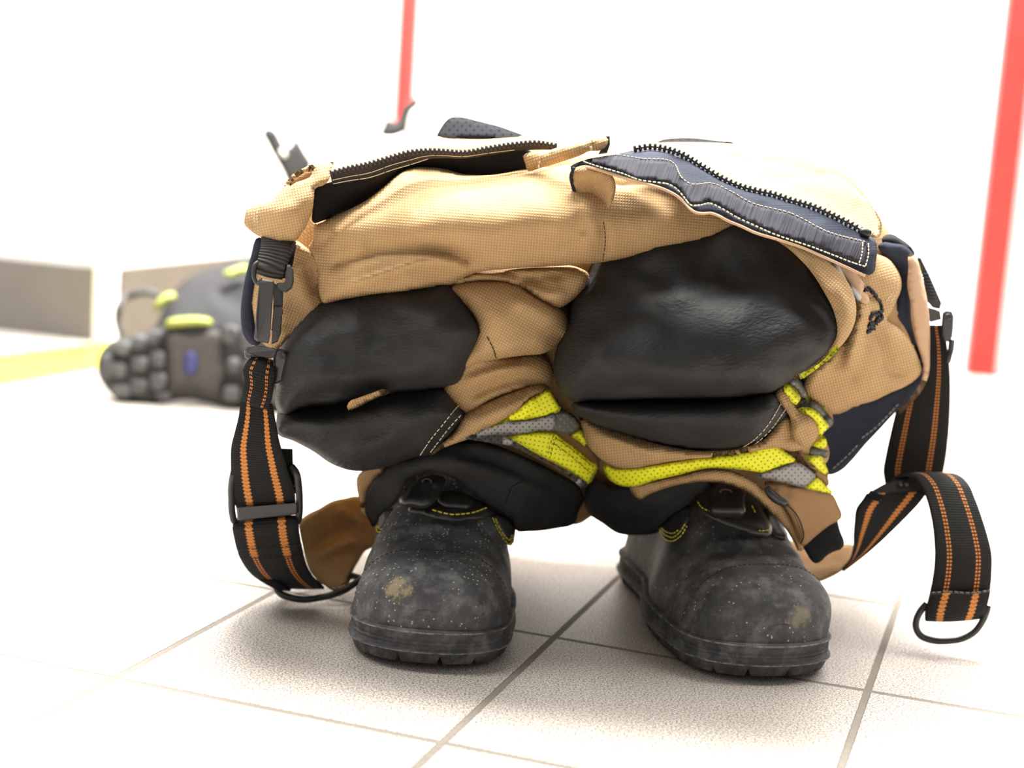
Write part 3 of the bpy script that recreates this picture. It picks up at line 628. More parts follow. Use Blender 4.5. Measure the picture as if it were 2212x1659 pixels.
# fly facing with zip on the left half
facing, dfac = patch('fly_facing', '680,406 712,394 760,386 800,378 860,356 921,330 1000,330 1060,322 1131,318 1150,330 1160,350 1146,368 1100,380 1059,386 1001,390 950,372 878,372 850,400 806,428 770,450 740,462 700,476 677,482 675,450', '680,406,1.19 800,378,1.20 921,332,1.215 1131,320,1.215 1142,368,1.215 1001,388,1.235 878,372,1.236 806,428,1.228 677,482,1.195', 'black_cloth', TR, .002, 8, strokes=[('700,420 800,395 900,350', 14, .004)])
ztl, Gz, nz_ = ribbon('zip_tape', '712,372,1.178 750,362,1.180 791,355,1.183 850,338,1.187 878,330,1.189 920,325,1.192 961,326,1.194 997,329,1.196 1059,319,1.198 1113,311,1.200 1160,308,1.202 1203,315,1.206', '718,397,1.183 755,391,1.186 795,385,1.189 850,367,1.193 880,357,1.196 920,343,1.199 961,340,1.201 997,341,1.203 1059,333,1.205 1113,325,1.207 1160,322,1.209 1203,322,1.210', 'zip_tape', facing, .0014, 4)
def zipper(name, line, parent, size=(.0016, .0021, .0012), pitch=.0033):
    w = resample(pline(line), pitch); tg = np.gradient(w, axis=0); tg /= np.linalg.norm(tg, axis=1, keepdims=True); parts = []
    w2 = pline(line); parts.append(tube_data(resample(w2, .004), .0008, 6))
    for i, (c, t) in enumerate(zip(w, tg)):
        v = CAM - c; v /= np.linalg.norm(v); s = np.cross(t, v); s /= np.linalg.norm(s); v = np.cross(s, t)
        parts.append(tube_data(np.array([c - s * size[1] * 1.1, c - s * size[1] * .3, c + s * size[1] * .7, c + s * size[1]]), np.array([.0009, .00125, .00125, .0007]), 6))
    V, f = merge(parts); return link_mesh(name, V, f, 'black_plastic', parent)
m = NB('zip_brown'); m.out((.035, .027, .026), .5)
zl = zipper('zip_teeth', '716,374,1.1755 752,364,1.1775 791,356,1.1805 850,339,1.1845 878,331,1.1865 920,326,1.1895 961,327,1.1915 997,330,1.1935 1059,320,1.1955 1113,312,1.1975 1160,309,1.1995 1200,315,1.203', facing); zl.data.materials[0] = MAT['zip_brown']
stitch('stitching', ['718,389,1.181 755,381,1.184 795,374,1.187 850,355,1.190 880,347,1.193 920,337,1.197 961,336,1.199 997,338,1.201 1059,330,1.203 1125,322,1.206', '720,397,1.182 755,390,1.185 795,384,1.188 850,366,1.192 885,356,1.195 925,343,1.1985', '797,372,1.186 798,384,1.188', '818,374,1.187 820,380,1.189'], 'thread_cream', facing, None, .02, .0004, .00035)
lobe, dlob = patch('waistband', '677,357 700,352 722,350 716,366 712,386 700,400 682,406 678,430 675,455 668,474 661,490 650,506 639,521 620,522 599,523 576,517 556,509 538,496 527,484 528,470 531,455 540,446 552,441 572,436 592,429 604,414 617,399 632,395 655,389 672,380',
    '722,350,1.195 682,406,1.175 675,455,1.178 639,521,1.19 556,509,1.225 527,484,1.235 552,444,1.235 617,397,1.225 677,357,1.205 610,470,1.175 650,430,1.17', 'tan_cloth', TR, .006, 20, back=.03, sheet=False, rot=.2, strokes=[('560,450 600,460 640,430', 16, .004), ('552,485 590,470 640,475', 10, -.003), ('552,445 548,480 560,508', 5, -.003)])
patch('belt_loop', '613,403 622,388 638,372 658,362 677,356 681,362 677,368 660,373 645,381 632,393 622,401', '613,403,1.196 638,372,1.194 679,358,1.186 660,373,1.190', 'tan_cloth', lobe, .003, 4)
patch('loop_opening', '622,400 634,386 650,376 668,368 680,364 682,384 664,396 645,402', '622,400,1.208 680,364,1.204 664,396,1.206', 'brown_cloth', lobe, .001, 3)  # darker brown stands in for the deep shade inside the belt loop
stitch('stitching', ['553,444 549,470 553,496', '558,443 555,470 559,500'], 'thread_cream', lobe, dlob, .002, .001, .0003)

patch('waist_panel', '1366,326 1440,328 1514,364 1587,404 1668,426 1750,450 1831,487 1872,510 1900,512 1905,490 1880,440 1830,392 1760,352 1650,326 1500,313 1420,309',
    '1372,326,1.206 1410,322,1.208 1440,328,1.203 1470,340,1.199 1514,364,1.192 1587,404,1.184 1668,426,1.178 1750,450,1.175 1831,487,1.174 1872,510,1.175 1905,490,1.235 1830,392,1.265 1760,352,1.28 1650,326,1.285 1420,309,1.28', 'tan_cloth', TR, .003, 6, rot=.2, strokes=[('1690,400 1760,400 1830,420 1870,460', 12, .005), ('1760,370 1800,400 1850,430', 8, -.005), ('1600,370 1680,360 1760,370', 16, .004)])
# ---- waist front, right half: knee, fly flap
kneeRu, dkR = patch('knee_patch', '1232,640 1262,600 1290,545 1350,525 1424,512 1520,490 1600,475 1660,490 1713,543 1750,582 1782,631 1804,676 1811,720 1792,757 1750,792 1710,820 1672,850 1607,861 1494,864 1403,863 1320,866 1277,866 1240,868 1212,846 1197,810 1198,770 1206,740 1222,700',
    '1298,566,1.245 1424,541,1.235 1615,500,1.245 1750,582,1.232 1811,720,1.205 1750,792,1.20 1607,861,1.195 1403,863,1.185 1240,868,1.195 1197,800,1.205 1240,660,1.225 1400,600,1.255 1520,570,1.262 1640,570,1.258 1720,620,1.245 1480,620,1.245 1620,640,1.235 1400,690,1.212 1560,720,1.205 1400,740,1.195', 'knee_black', TR, .068, 110, back=.06, sheet=False, rot=.1,
    strokes=[('1240,650 1330,640 1440,642 1540,632', (8, 30), .006), ('1515,560 1540,590 1546,640', (22, 14), .004), ('1310,850 1360,835 1440,845 1560,855', (9, 12), -.012), ('1330,800 1420,810 1560,820 1680,800', (34, 16), .006), ('1260,720 1300,780 1320,840', 30, .004), ('1640,620 1700,700 1690,780', 40, .005)], rough=.002, rs=70)
kneeRl, dkRl = patch('knee_patch', '1262,905 1240,890 1236,872 1270,862 1330,862 1403,861 1494,860 1607,857 1676,848 1690,870 1704,894 1680,920 1660,942 1634,962 1614,967 1593,971 1556,975 1516,975 1470,970 1426,962 1380,950 1336,934 1300,922',
    '1236,880,1.21 1403,861,1.205 1676,848,1.20 1704,894,1.205 1593,971,1.215 1426,962,1.215 1300,922,1.215', 'knee_black', TR, .050, 62, back=.05, sheet=False, rot=.1, strokes=[('1280,880 1400,884 1540,884 1660,868', (10, 30), .006)], rough=.0015, rs=50)
stitch('stitching', ['1595,971 1620,957 1645,935 1668,905 1688,870', '1622,966 1645,948 1668,925 1686,900 1697,884'], 'thread_cream', kneeRl, dkRl, .0032, .0012, .00042)
edgeR, _ = patch('knee_edging', '1655,500 1690,508 1740,535 1790,566 1815,588 1834,614 1848,650 1848,690 1838,718 1822,742 1806,758 1780,784 1752,806 1725,820 1712,818 1745,796 1788,760 1808,722 1802,676 1780,631 1748,582 1712,545',
    '1655,500,1.20 1790,566,1.175 1848,670,1.165 1806,758,1.165 1720,818,1.155 1748,590,1.165 1806,700,1.150', 'tan_cloth', TR, .004, 16, back=.01, rot=.9, strokes=[('1790,600 1830,680 1800,750', 12, .004)])
patch('knee_edging', '1809,746 1812,752 1800,768 1776,788 1752,806 1730,818 1728,810 1750,798 1780,776', '1809,746,1.151 1776,786,1.146 1730,815,1.142', 'yellow_tape', edgeR, .001, 3)
# lower right leg
rollR, _ = patch('shin_panel', '1250,893 1275,908 1336,930 1426,960 1516,974 1593,970 1650,948 1704,893 1720,905 1745,920 1768,934 1758,955 1742,967 1715,975 1680,970 1600,980 1494,994 1430,1004 1358,1014 1320,1004 1290,985 1268,960 1258,925',
    '1250,893,1.245 1275,950,1.235 1426,975,1.20 1516,980,1.195 1650,955,1.20 1768,934,1.235 1742,967,1.232 1494,994,1.205 1330,1005,1.225', 'tan_cloth', TR, .014, 28, back=.03, sheet=False, rot=.1, strokes=[('1280,935 1340,955 1430,985', 10, .006), ('1690,955 1730,930', 8, -.006), ('1275,915 1350,945 1420,970', 6, -.004)])
bandRr, dbR = patch('reflective_band', '1304,1003 1330,1013 1358,1013 1426,1003 1494,992 1560,982 1620,972 1679,963 1696,975 1722,998 1690,1008 1652,1021 1625,1018 1598,1015 1568,1012 1539,1011 1505,1016 1471,1025 1415,1038 1358,1052 1330,1046 1313,1034',
    '1304,1003,1.24 1358,1013,1.215 1494,992,1.202 1679,963,1.208 1722,998,1.22 1652,1021,1.207 1539,1011,1.20 1471,1025,1.203 1358,1052,1.222 1313,1034,1.238', 'yellow_tape', TR, .0014, 5, rot=.15, strokes=[('1340,1030 1450,1005 1560,995 1680,985', 12, .004)])
patch('silver_stripe', '1629,1030 1640,1026 1652,1021 1690,1009 1722,999 1745,1012 1763,1030 1752,1042 1738,1052 1700,1044 1660,1036', '1629,1030,1.206 1652,1021,1.2055 1722,999,1.219 1763,1030,1.24 1738,1052,1.232 1660,1036,1.21', 'silver_tape', bandRr, .0014, 4)
patch('yellow_tip', '1738,1052 1752,1043 1765,1032 1783,1048 1800,1066 1780,1066 1760,1060', '1738,1052,1.232 1765,1032,1.241 1800,1066,1.256', 'yellow_tape', bandRr, .0012, 4)
def col(name, ol, Y, mt, dy=.0): return patch(name, ol, Y, mt, folds, .0016, 5)
folds, _ = patch('side_fold', '1670,845 1690,828 1715,812 1745,830 1756,858 1775,866 1800,912 1775,945 1790,965 1785,1000 1760,1010 1730,990 1720,960 1735,930 1712,893', '1670,845,1.215 1756,850,1.25 1800,912,1.262 1785,1000,1.262 1720,960,1.235', 'tan_lining', TR, .010, 14, back=.03, sheet=False)
patch('shin_panel', '1672,852 1690,832 1702,850 1715,876 1730,893 1750,902 1764,918 1767,940 1756,958 1735,966 1716,950 1706,900', '1672,852,1.190 1767,930,1.216 1730,960,1.205 1702,880,1.190', 'tan_cloth', TR, .010, 18, back=.02, sheet=False, rot=.4, strokes=[('1710,935 1740,915 1764,925', 8, .004)])
col('reflective_band', '1692,838 1700,826 1712,833 1725,848 1730,862 1724,870 1716,878 1706,862', '1692,838,1.188 1730,862,1.206 1716,878,1.194', 'yellow_tape')
col('silver_stripe', '1702,824 1706,818 1723,812 1734,820 1742,836 1742,856 1730,870 1729,850 1716,835', '1702,824,1.196 1742,840,1.222 1730,868,1.208', 'silver_dark')
col('reflective_band', '1721,813 1733,808 1744,822 1754,838 1751,856 1740,866 1743,848 1738,830', '1721,813,1.214 1754,838,1.234 1740,866,1.222', 'yellow_tape')
col('reflective_band', '1714,894 1722,884 1735,879 1752,881 1770,892 1780,905 1791,920 1780,934 1768,947 1767,925 1754,902 1732,893', '1714,894,1.198 1752,881,1.212 1791,920,1.232 1768,947,1.222 1754,902,1.210', 'yellow_tape')
col('silver_stripe', '1718,882 1741,866 1766,868 1785,890 1801,911 1800,918 1791,922 1780,905 1766,890 1745,880', '1718,882,1.206 1766,868,1.230 1801,914,1.244 1766,890,1.221', 'silver_dark')
col('reflective_band', '1740,866 1757,855 1772,864 1784,882 1790,895 1766,868', '1740,866,1.230 1772,864,1.240 1790,895,1.245', 'yellow_tape')
col('reflective_band', '1755,962 1768,948 1780,940 1785,950 1787,961 1778,970 1768,968', '1755,962,1.226 1787,955,1.246', 'yellow_tape')
col('silver_stripe', '1731,975 1755,965 1780,971 1789,972 1784,992 1774,985 1750,984', '1731,975,1.226 1789,972,1.248', 'silver_dark')
col('reflective_band', '1737,984 1756,984 1775,983 1782,1000 1789,1022 1786,1030 1776,1026 1760,1008', '1737,984,1.226 1775,983,1.244 1788,1028,1.258', 'yellow_tape')
patch('shin_panel', '1679,964 1700,972 1730,992 1755,1012 1790,1035 1790,1050 1765,1034 1740,1012 1718,996', '1679,964,1.214 1790,1042,1.258 1730,992,1.232', 'brown_cloth', TR, .002, 4)
lin, dlin = patch('cuff', '1262,1085 1268,1050 1280,1035 1310,1050 1345,1054 1370,1050 1420,1046 1480,1038 1535,1044 1525,1058 1505,1075 1490,1092 1470,1112 1449,1134 1412,1153 1375,1156 1336,1153 1300,1130 1270,1108',
    '1262,1085,1.33 1280,1035,1.29 1370,1050,1.25 1535,1044,1.238 1490,1092,1.255 1412,1153,1.285 1336,1153,1.32', 'cuff_black', TR, .003, 12, strokes=[('1300,1075 1380,1085 1450,1075 1510,1058', (16, 16), .008), ('1290,1100 1360,1118 1430,1115', 16, -.007), ('1330,1120 1400,1135 1450,1120', 12, .005)], rough=.002, rs=36)
cufR, dcR = patch('hem', '1362,1060 1360,1052 1400,1042 1471,1026 1505,1017 1539,1012 1584,1018 1620,1034 1652,1058 1676,1078 1697,1098 1716,1134 1733,1172 1736,1186 1729,1192 1714,1170 1697,1143 1676,1118 1652,1094 1632,1076 1607,1060 1571,1046 1535,1042 1490,1044 1440,1054 1400,1070 1382,1079',
    '1360,1056,1.245 1471,1030,1.228 1539,1015,1.215 1607,1040,1.218 1652,1070,1.225 1697,1120,1.235 1733,1180,1.245 1382,1078,1.245', 'tan_cloth', TR, .003, 9, rot=.3, strokes=[('1440,1045 1540,1030 1610,1045 1690,1115', 9, .004)])
flap, dfl = patch('hem_flap', '1652,1040 1679,1042 1720,1050 1765,1063 1798,1068 1810,1090 1819,1116 1790,1136 1760,1160 1734,1180 1716,1140 1700,1100 1680,1078 1655,1058', '1652,1045,1.222 1765,1063,1.240 1798,1068,1.256 1819,1116,1.258 1734,1180,1.238 1700,1100,1.222', 'brown_cloth', TR, .003, 8, rot=.4, strokes=[('1665,1050 1700,1090 1730,1150', 8, .005), ('1690,1060 1700,1075 1690,1084', 7, -.004)])
tube('drawcord', pline('1656,1052,1.214 1664,1066,1.212 1676,1078,1.213 1692,1086,1.216 1700,1092,1.219'), np.interp(np.linspace(0, 1, 41), [0, .3, .75, 1], [.0022, .0034, .0034, .0016]), 'black_plastic', flap, 10)
ribbon('loop_tape', '1700,1092,1.216 1716,1110,1.219 1730,1140,1.224 1734,1160,1.228 1728,1172,1.230', '1697,1096,1.217 1710,1116,1.220 1722,1142,1.225 1727,1160,1.229 1724,1170,1.231', 'brown_cloth', flap, .001, 3)
tube('loop_edge', pline('1700,1090,1.214 1718,1108,1.217 1733,1140,1.222 1736,1160,1.226 1730,1174,1.229'), .0006, 'thread_dark', flap, 6)
patch('hook_tab', '1722,1160 1760,1140 1780,1122 1800,1112 1816,1150 1824,1174 1820,1184 1800,1192 1784,1202 1772,1214 1760,1217 1750,1208 1742,1194', '1722,1165,1.250 1810,1115,1.270 1824,1174,1.264 1760,1215,1.250', 'black_cloth', TR, .0025, 6)

# ---- right side: pocket, navy lining and outer hem
hip, dhip = patch('hip_panel', '1780,560 1840,520 1892,548 1920,560 1936,580 1947,605 1946,628 1937,648 1926,672 1915,690 1935,704 1955,722 1975,752 1986,780 1992,802 1980,818 1953,836 1920,850 1892,864 1840,878 1790,892 1765,880 1735,845 1745,810 1800,765 1838,718 1848,680 1836,620 1800,580',
    '1780,560,1.215 1892,550,1.245 1947,605,1.265 1915,690,1.245 1992,802,1.295 1892,864,1.28 1790,892,1.265 1740,840,1.225 1800,765,1.20 1848,680,1.20 1836,620,1.205 1880,780,1.235 1870,620,1.215', 'tan_cloth', TR, .014, 26, back=.06, rb=80, sheet=False, rot=.25,
    strokes=[('1868,640 1850,700 1838,770 1845,810', (14, 14), .016), ('1842,700 1815,770 1800,810', 14, -.012), ('1840,815 1866,828 1896,816', (22, 12), .008), ('1880,700 1905,740 1930,800 1975,806', (10, 14), -.010), ('1900,690 1880,720 1872,770', 16, -.006), ('1845,650 1875,640 1905,660 1915,690', (8, 6), -.008), ('1860,590 1910,600 1935,630', 20, .006)], rough=.0012, rs=50)
stitch('stitching', ['1925,584 1932,606 1928,632 1914,650', '1934,588 1940,608 1935,636 1922,656'], 'thread_cream', hip, dhip, .0022, .0012, .0003)
patch('inside_label', '1794,567 1799,566 1830,606 1860,648 1853,652 1838,632 1812,600', '1794,567,1.182 1830,610,1.185 1857,650,1.190', 'white_plastic', hip, .001, 3)
patch('pocket_edge', '1800,566 1830,574 1858,600 1868,622 1862,628 1872,634 1878,652 1862,658 1852,646 1830,606', '1800,566,1.190 1868,622,1.193 1872,650,1.194 1852,646,1.190', 'pink_tan', hip, .0015, 4)
parts = []
for ln in ['1866,628 1876,624 1886,632 1896,645 1903,660 1905,672 1898,680', '1878,690 1884,680 1893,678 1898,686 1890,696 1880,698', '1874,706 1884,700 1894,697 1902,690 1905,680', '1872,718 1880,712 1888,708 1882,702']:
    c = crom(P(ln), False, 8); c = c + np.random.RandomState(3).normal(0, 1.6, c.shape); Y = dhip(c) - .002
    parts.append(tube_data(at(c[:, 0], c[:, 1], Y), .0014, 6))
V, f = merge(parts); link_mesh('loose_thread', V, f, 'thread_dark', hip)
lin2, dl2 = patch('waist_lining', '1896,532 1905,524 1930,526 1953,530 1968,542 1978,556 1975,580 1964,604 1966,640 1970,700 1982,750 1995,790 1988,826 1965,860 1935,890 1900,928 1868,962 1840,995 1815,1018 1793,1026 1770,1015 1760,970 1765,930 1770,890 1840,872 1892,856 1950,830 1984,802 1972,760 1948,718 1930,690 1938,650 1946,610 1936,575 1912,552',
    '1896,532,1.255 1978,556,1.285 1966,640,1.275 1930,690,1.27 1995,790,1.305 1965,860,1.31 1868,962,1.315 1793,1026,1.31 1800,890,1.29 1892,856,1.30', 'navy_cloth', TR, .004, 10, back=.02, sheet=True, rough=.002, rs=40)
for ln in ('1800,1012 1830,985 1856,958', '1862,946 1890,925 1920,895 1945,868'): stitch('stitching', [ln], 'thread_cream', lin2, dl2, .003, .0014, .00028)
patch('waist_hem', '1966,548 1978,556 1988,580 1992,600 2000,632 2006,668 2009,720 2009,760 2006,810 1996,836 1977,862 1950,890 1942,896 1940,890 1956,872 1972,852 1990,822 1994,790 1983,750 1972,700 1966,650 1960,620 1962,585',
    '1966,548,1.268 2000,632,1.272 2009,760,1.288 1977,862,1.298 1942,894,1.302 1990,822,1.293 1974,650,1.265', 'pink_tan', TR, .002, 6, back=.003, sheet=True)
stitch('edge_cord', ['1897,530,1.246 1920,528,1.252 1950,538,1.262 1972,552,1.266 1982,570,1.266 1976,590,1.262 1972,615,1.26'], 'cream_cloth', lin2, None, .3, .001, .001)
patch('waist_lining', '1898,524 1912,508 1924,505 1946,516 1969,534 1978,552 1955,540 1925,530', '1898,524,1.27 1924,505,1.285 1978,552,1.29', 'black_cloth', TR, .003, 6)
# ---- right fly flap
fl_ctrl = '1237,362,1.165 1261,357,1.150 1371,388,1.130 1440,409,1.122 1501,455,1.112 1571,473,1.118 1628,498,1.116 1729,530,1.120 1831,575,1.128 1888,590,1.140 1892,540,1.150 1872,505,1.165 1750,446,1.165 1668,421,1.168 1587,400,1.172 1514,360,1.180 1424,323,1.195 1343,330,1.195 1241,354,1.175'
fly, dfly = patch('fly_flap', '1232,360 1245,352 1290,342 1343,331 1371,324 1400,321 1424,322 1465,331 1514,359 1550,382 1587,400 1630,412 1668,420 1710,434 1750,445 1790,462 1831,482 1872,505 1890,518 1895,540 1892,565 1888,588 1880,594 1868,592 1831,575 1780,552 1729,530 1680,514 1628,498 1600,485 1571,473 1550,462 1534,457 1518,458 1501,455 1490,447 1481,437 1462,420 1440,408 1405,396 1371,388 1345,380 1318,372 1290,363 1261,357 1244,362 1236,372',
    fl_ctrl, 'navy_cloth', TR, .004, 9, sheet=True, strokes=[('1440,330 1480,395 1500,450', 18, -.006), ('1380,330 1430,370 1450,405', 20, .005), ('1540,400 1560,440 1580,470', 22, .005), ('1640,430 1650,470 1660,500', 18, -.004), ('1760,470 1770,510 1780,540', 22, .004)])
velc, _ = patch('hook_strip', '1261,347 1300,338 1340,334 1383,342 1420,347 1457,354 1466,368 1473,384 1489,396 1512,393 1538,396 1580,414 1619,436 1665,449 1709,461 1750,481 1790,501 1830,512 1868,522 1876,545 1868,574 1847,566 1800,548 1750,529 1710,516 1668,501 1630,484 1587,464 1560,448 1530,436 1512,440 1493,440 1482,428 1473,415 1462,404 1444,395 1415,390 1383,387 1343,371 1300,357',
    lambda q: dfly(q) - .0014, 'velcro', fly, .0010, 4, rot=-.35)
stitch('stitching', ['1261,349 1300,362 1343,374 1383,389 1420,394 1444,398 1466,412 1476,424 1493,443 1512,443 1530,439 1560,451 1587,467 1630,487 1668,504 1710,519 1750,532 1800,551 1847,569 1870,576', '1330,334 1383,342 1457,354 1473,384 1489,396 1538,396 1580,414 1619,436 1709,461 1790,501 1868,522', '1864,524 1862,548 1856,568', '1876,526 1876,550 1870,574'], 'thread_cream', fly, dfly, .0022, .0012, .00045, .0024)
ec = crom(P('1240,364 1262,359 1290,364 1318,373 1345,381 1371,389 1405,397 1440,409 1462,421 1481,438 1490,448 1501,456 1518,459 1534,458 1550,463 1571,474 1600,486 1628,499 1680,515 1729,531 1780,553 1831,576 1868,593'), False, 8)
tube('flap_edge', at(ec[:, 0], ec[:, 1] + 2.5, dfly(ec - [0, 5]) - .0002), .0010, 'pink_tan', fly, 8)
und, dund = patch('flap_underside', '1236,366 1250,362 1290,366 1322,378 1330,400 1322,440 1306,480 1290,472 1274,460 1258,444 1244,423 1236,400', '1236,380,1.158 1250,362,1.154 1322,378,1.148 1322,440,1.166 1306,480,1.178 1244,423,1.164', 'tan_lining', fly, .003, 8, rot=.5, strokes=[('1260,380 1275,420 1300,462', 14, -.006), ('1300,380 1316,420 1310,470', 10, .004)])
tube('flap_piping', pline('1240,362,1.152 1233,380,1.156 1237,402,1.160 1246,426,1.162 1262,450,1.164 1280,466,1.168 1298,478,1.174 1306,484,1.176'), .0012, 'navy_cloth', fly, 8)
zr = zipper('zip_teeth', '1372,322,1.192 1400,317,1.192 1440,322,1.188 1470,332,1.183 1514,358,1.176 1550,380,1.171 1587,398,1.168 1630,411,1.165 1668,419,1.163 1710,433,1.161 1750,444,1.160 1790,461,1.160 1831,481,1.160 1868,502,1.160', fly, (.0018, .0024, .0014), .0038)
e_ = at(np.array([1868.]), np.array([502.]), np.array([1.158]))[0]
V, f = tube_data(np.array([e_ + [-.004, 0, 0], e_, e_ + [.004, 0, -.001]]), np.array([.003, .0036, .003]), 8); link_mesh('zip_stop', V, f, 'black_plastic', fly)
# ---- pull loop at the fly and perforated braces pads on top
lp, dlp = patch('pull_loop', '1129,337 1150,328 1172,329 1200,320 1224,314 1248,306 1271,301 1290,297 1309,295 1314,302 1311,314 1297,325 1284,326 1273,326 1258,334 1230,344 1205,352 1174,361 1158,366 1140,370 1134,352', '1129,337,1.20 1172,329,1.188 1224,314,1.175 1309,295,1.17 1297,325,1.168 1205,352,1.178 1140,370,1.196', 'tan_cloth', TR, .004, 12, rot=.3, strokes=[('1160,330 1166,362', 3, -.003), ('1277,302 1284,325', 3, -.003), ('1190,335 1240,322 1270,312', 12, .003)])
for ln in (['1166,334 1166,344', '1166,350 1164,362'], ['1278,302 1280,310', '1276,316 1278,324']): stitch('bar_tack', ln, 'thread_cream', lp, dlp, .003, .0004, .0008)
solid('pull_end', '1294,294,1.176 1317,293,1.176 1318,312,1.178 1311,331,1.180 1292,334,1.180 1300,318,1.178', 0, .004, 'black_plastic', lp, .0008)
stitch('zip_end', ['1190,352,1.196 1220,346,1.194 1268,334,1.192'], 'black_plastic', lp, None, .2, .001, .0025)
tape('pad_mesh', (.022, .022, .026), (.007, .007, .008), .95, 0, 230, .03)
padL, _ = patch('brace_pad', '943,296 950,280 962,262 972,254 985,252 1000,253 1026,259 1053,266 1080,273 1102,281 1124,289 1139,297 1120,302 1053,300 1000,300 960,302', '943,296,1.30 975,254,1.33 1053,266,1.33 1139,297,1.30 1050,300,1.28', 'pad_mesh', TR, .006, 14, back=.006)
padR, _ = patch('brace_pad', '1411,314 1420,306 1432,301 1458,298 1485,297 1515,299 1546,303 1570,305 1588,308 1560,316 1500,322 1440,322', '1411,314,1.30 1485,297,1.33 1588,308,1.32 1500,322,1.28', 'pad_mesh', TR, .005, 10, back=.006)
# ------------------------------------------------------------------ braces: left strap hanging to the floor
def brace(px, py, label):
    g = floor_pt(px, py); return thing('suspender_strap', (float(g[0]), float(g[1]), 0), label, 'suspender', 'suspender straps of the front trousers')
SL = brace(650, 1290, 'black suspender with orange stripes hanging on the left, slide buckle midway down')
ribbon('webbing', '566,516,1.215 566,530,1.205 560,556,1.190 556,576,1.183 558,588,1.187', '638,520,1.195 634,530,1.188 622,560,1.180 614,590,1.178 612,600,1.182', 'web_ribbed', SL, .004, 8, arch=.001)
ribbon('webbing', '628,528,1.196 618,560,1.188 606,600,1.187', '640,532,1.196 634,560,1.19 624,600,1.19', 'black_cloth', SL, .003, 4)
ck = thing_clip = link_mesh
clip = solid('snap_hook', '560,607,1.176 566,602,1.175 590,606,1.174 593,612,1.174 588,660,1.172 584,720,1.173 580,742,1.174 556,738,1.175 549,732,1.176 552,690,1.174', 0, .006, 'grey_plastic', SL, .0012)
solid('latch', '591,612,1.176 600,616,1.177 612,632,1.179 611,660,1.178 607,720,1.178 600,738,1.178 586,744,1.177 590,690,1.175', 0, .009, 'black_plastic', clip, .001)
solid('latch_button', '592,660,1.174 610,664,1.174 612,678,1.174 608,682,1.174 608,700,1.174 604,718,1.174 586,714,1.174', 0, .006, 'black_plastic', clip, .0008)
tube('hook_ring', pline('566,604,1.178 556,612,1.179 549,600,1.180 548,584,1.181 551,572,1.182 558,566,1.184'), .0017, 'dull_metal', clip, 8)
solid('hook_jaw', '620,572,1.176 627,572,1.175 634,584,1.175 635,608,1.175 630,624,1.175 618,632,1.175 604,628,1.175 596,622,1.175 598,612,1.175 610,614,1.175 616,606,1.175 616,588,1.175', 0, .006, 'dull_metal', clip, .0015)
bar = solid('end_bar', '534,749,1.178 545,745,1.177 590,751,1.176 600,756,1.176 594,772,1.176 582,774,1.176 544,768,1.177 530,764,1.178 529,756,1.178', 0, .007, 'grey_plastic', SL, .0012)
solid('bar_side', '594,758,1.178 604,753,1.176 614,755,1.176 620,764,1.177 619,790,1.178 616,812,1.18 610,824,1.181 594,830,1.182 587,824,1.182 589,780,1.178', 0, .009, 'black_plastic', bar, .0015)
solid('bar_hook', '527,758,1.180 542,762,1.180 544,774,1.181 536,776,1.182 528,772,1.182', 0, .008, 'black_plastic', bar, .001)
c_ = at(np.array([609.]), np.array([769.]), np.array([1.1755]))[0]
tube('pin', [c_ + np.array([.0022 * math.cos(a), 0, .0022 * math.sin(a)]) for a in np.linspace(0, 2 * math.pi, 15)[:-1]], .0005, 'grey_plastic', bar, 6, True)
ribbon('webbing', '545,776,1.184 535,783,1.179 526,795,1.177 529,820,1.178 525,845,1.180 523,862,1.183', '592,786,1.186 594,794,1.181 594,805,1.179 592,830,1.181 588,858,1.183 580,882,1.186', 'web_dots', SL, .005, 12, arch=.0018)
ribbon('webbing', '522,856,1.187 515,902,1.187 508,930,1.190 500,963,1.195 499,1000,1.201 502,1054,1.210 508,1086,1.215 512,1100,1.222', '588,872,1.187 596,915,1.189 604,957,1.193 614,990,1.197 624,1026,1.203 632,1050,1.207 638,1080,1.214 638,1096,1.221', 'web_braid', SL, .0022, 12, arch=.001)
ribbon('webbing', '508,966,1.202 506,1010,1.208 508,1060,1.216 512,1110,1.226', '632,971,1.208 633,1000,1.212 636,1040,1.218 640,1110,1.228', 'black_cloth', SL, .002, 8)
bk = tube('slide_buckle', pline('510,1006,1.206 504,1026,1.207 500,1050,1.210 500,1080,1.213 502,1110,1.216 507,1126,1.219 516,1130,1.222'), .0030, 'black_plastic', SL, 10)
tube('buckle_side', pline('630,1008,1.210 639,1020,1.207 645,1050,1.209 647,1085,1.213 646,1112,1.216 642,1126,1.219 636,1130,1.223'), .0030, 'black_plastic', bk, 10)
solid('centre_bar', '512,1097,1.209 516,1096,1.209 640,1086,1.208 643,1090,1.208 642,1109,1.209 638,1112,1.210 516,1124,1.211 512,1120,1.211', 0, .003, 'grey_plastic', bk, .0012)
solid('back_bar', '508,1060,1.218 640,1050,1.217 640,1066,1.217 508,1076,1.218', 0, .003, 'black_plastic', bk, .001)
ribbon('webbing', '506,1128,1.226 503,1135,1.219 506,1160,1.223 512,1185,1.229 518,1202,1.234 528,1220,1.241 545,1240,1.250 566,1254,1.259 590,1266,1.268', '640,1116,1.223 643,1124,1.216 646,1150,1.219 650,1172,1.224 656,1200,1.233 664,1226,1.243 674,1244,1.251 684,1256,1.258 700,1270,1.267', 'web_dots', SL, .0022, 14, arch=.001)
ribbon('webbing', '507,1127,1.222 504,1134,1.2155 507,1160,1.2195 512,1185,1.2255 517,1201,1.2315', '641,1115,1.219 643,1123,1.2125 646,1150,1.2155 650,1172,1.2205 656,1198,1.2295', 'web_braid', SL, .002, 12, arch=.001)
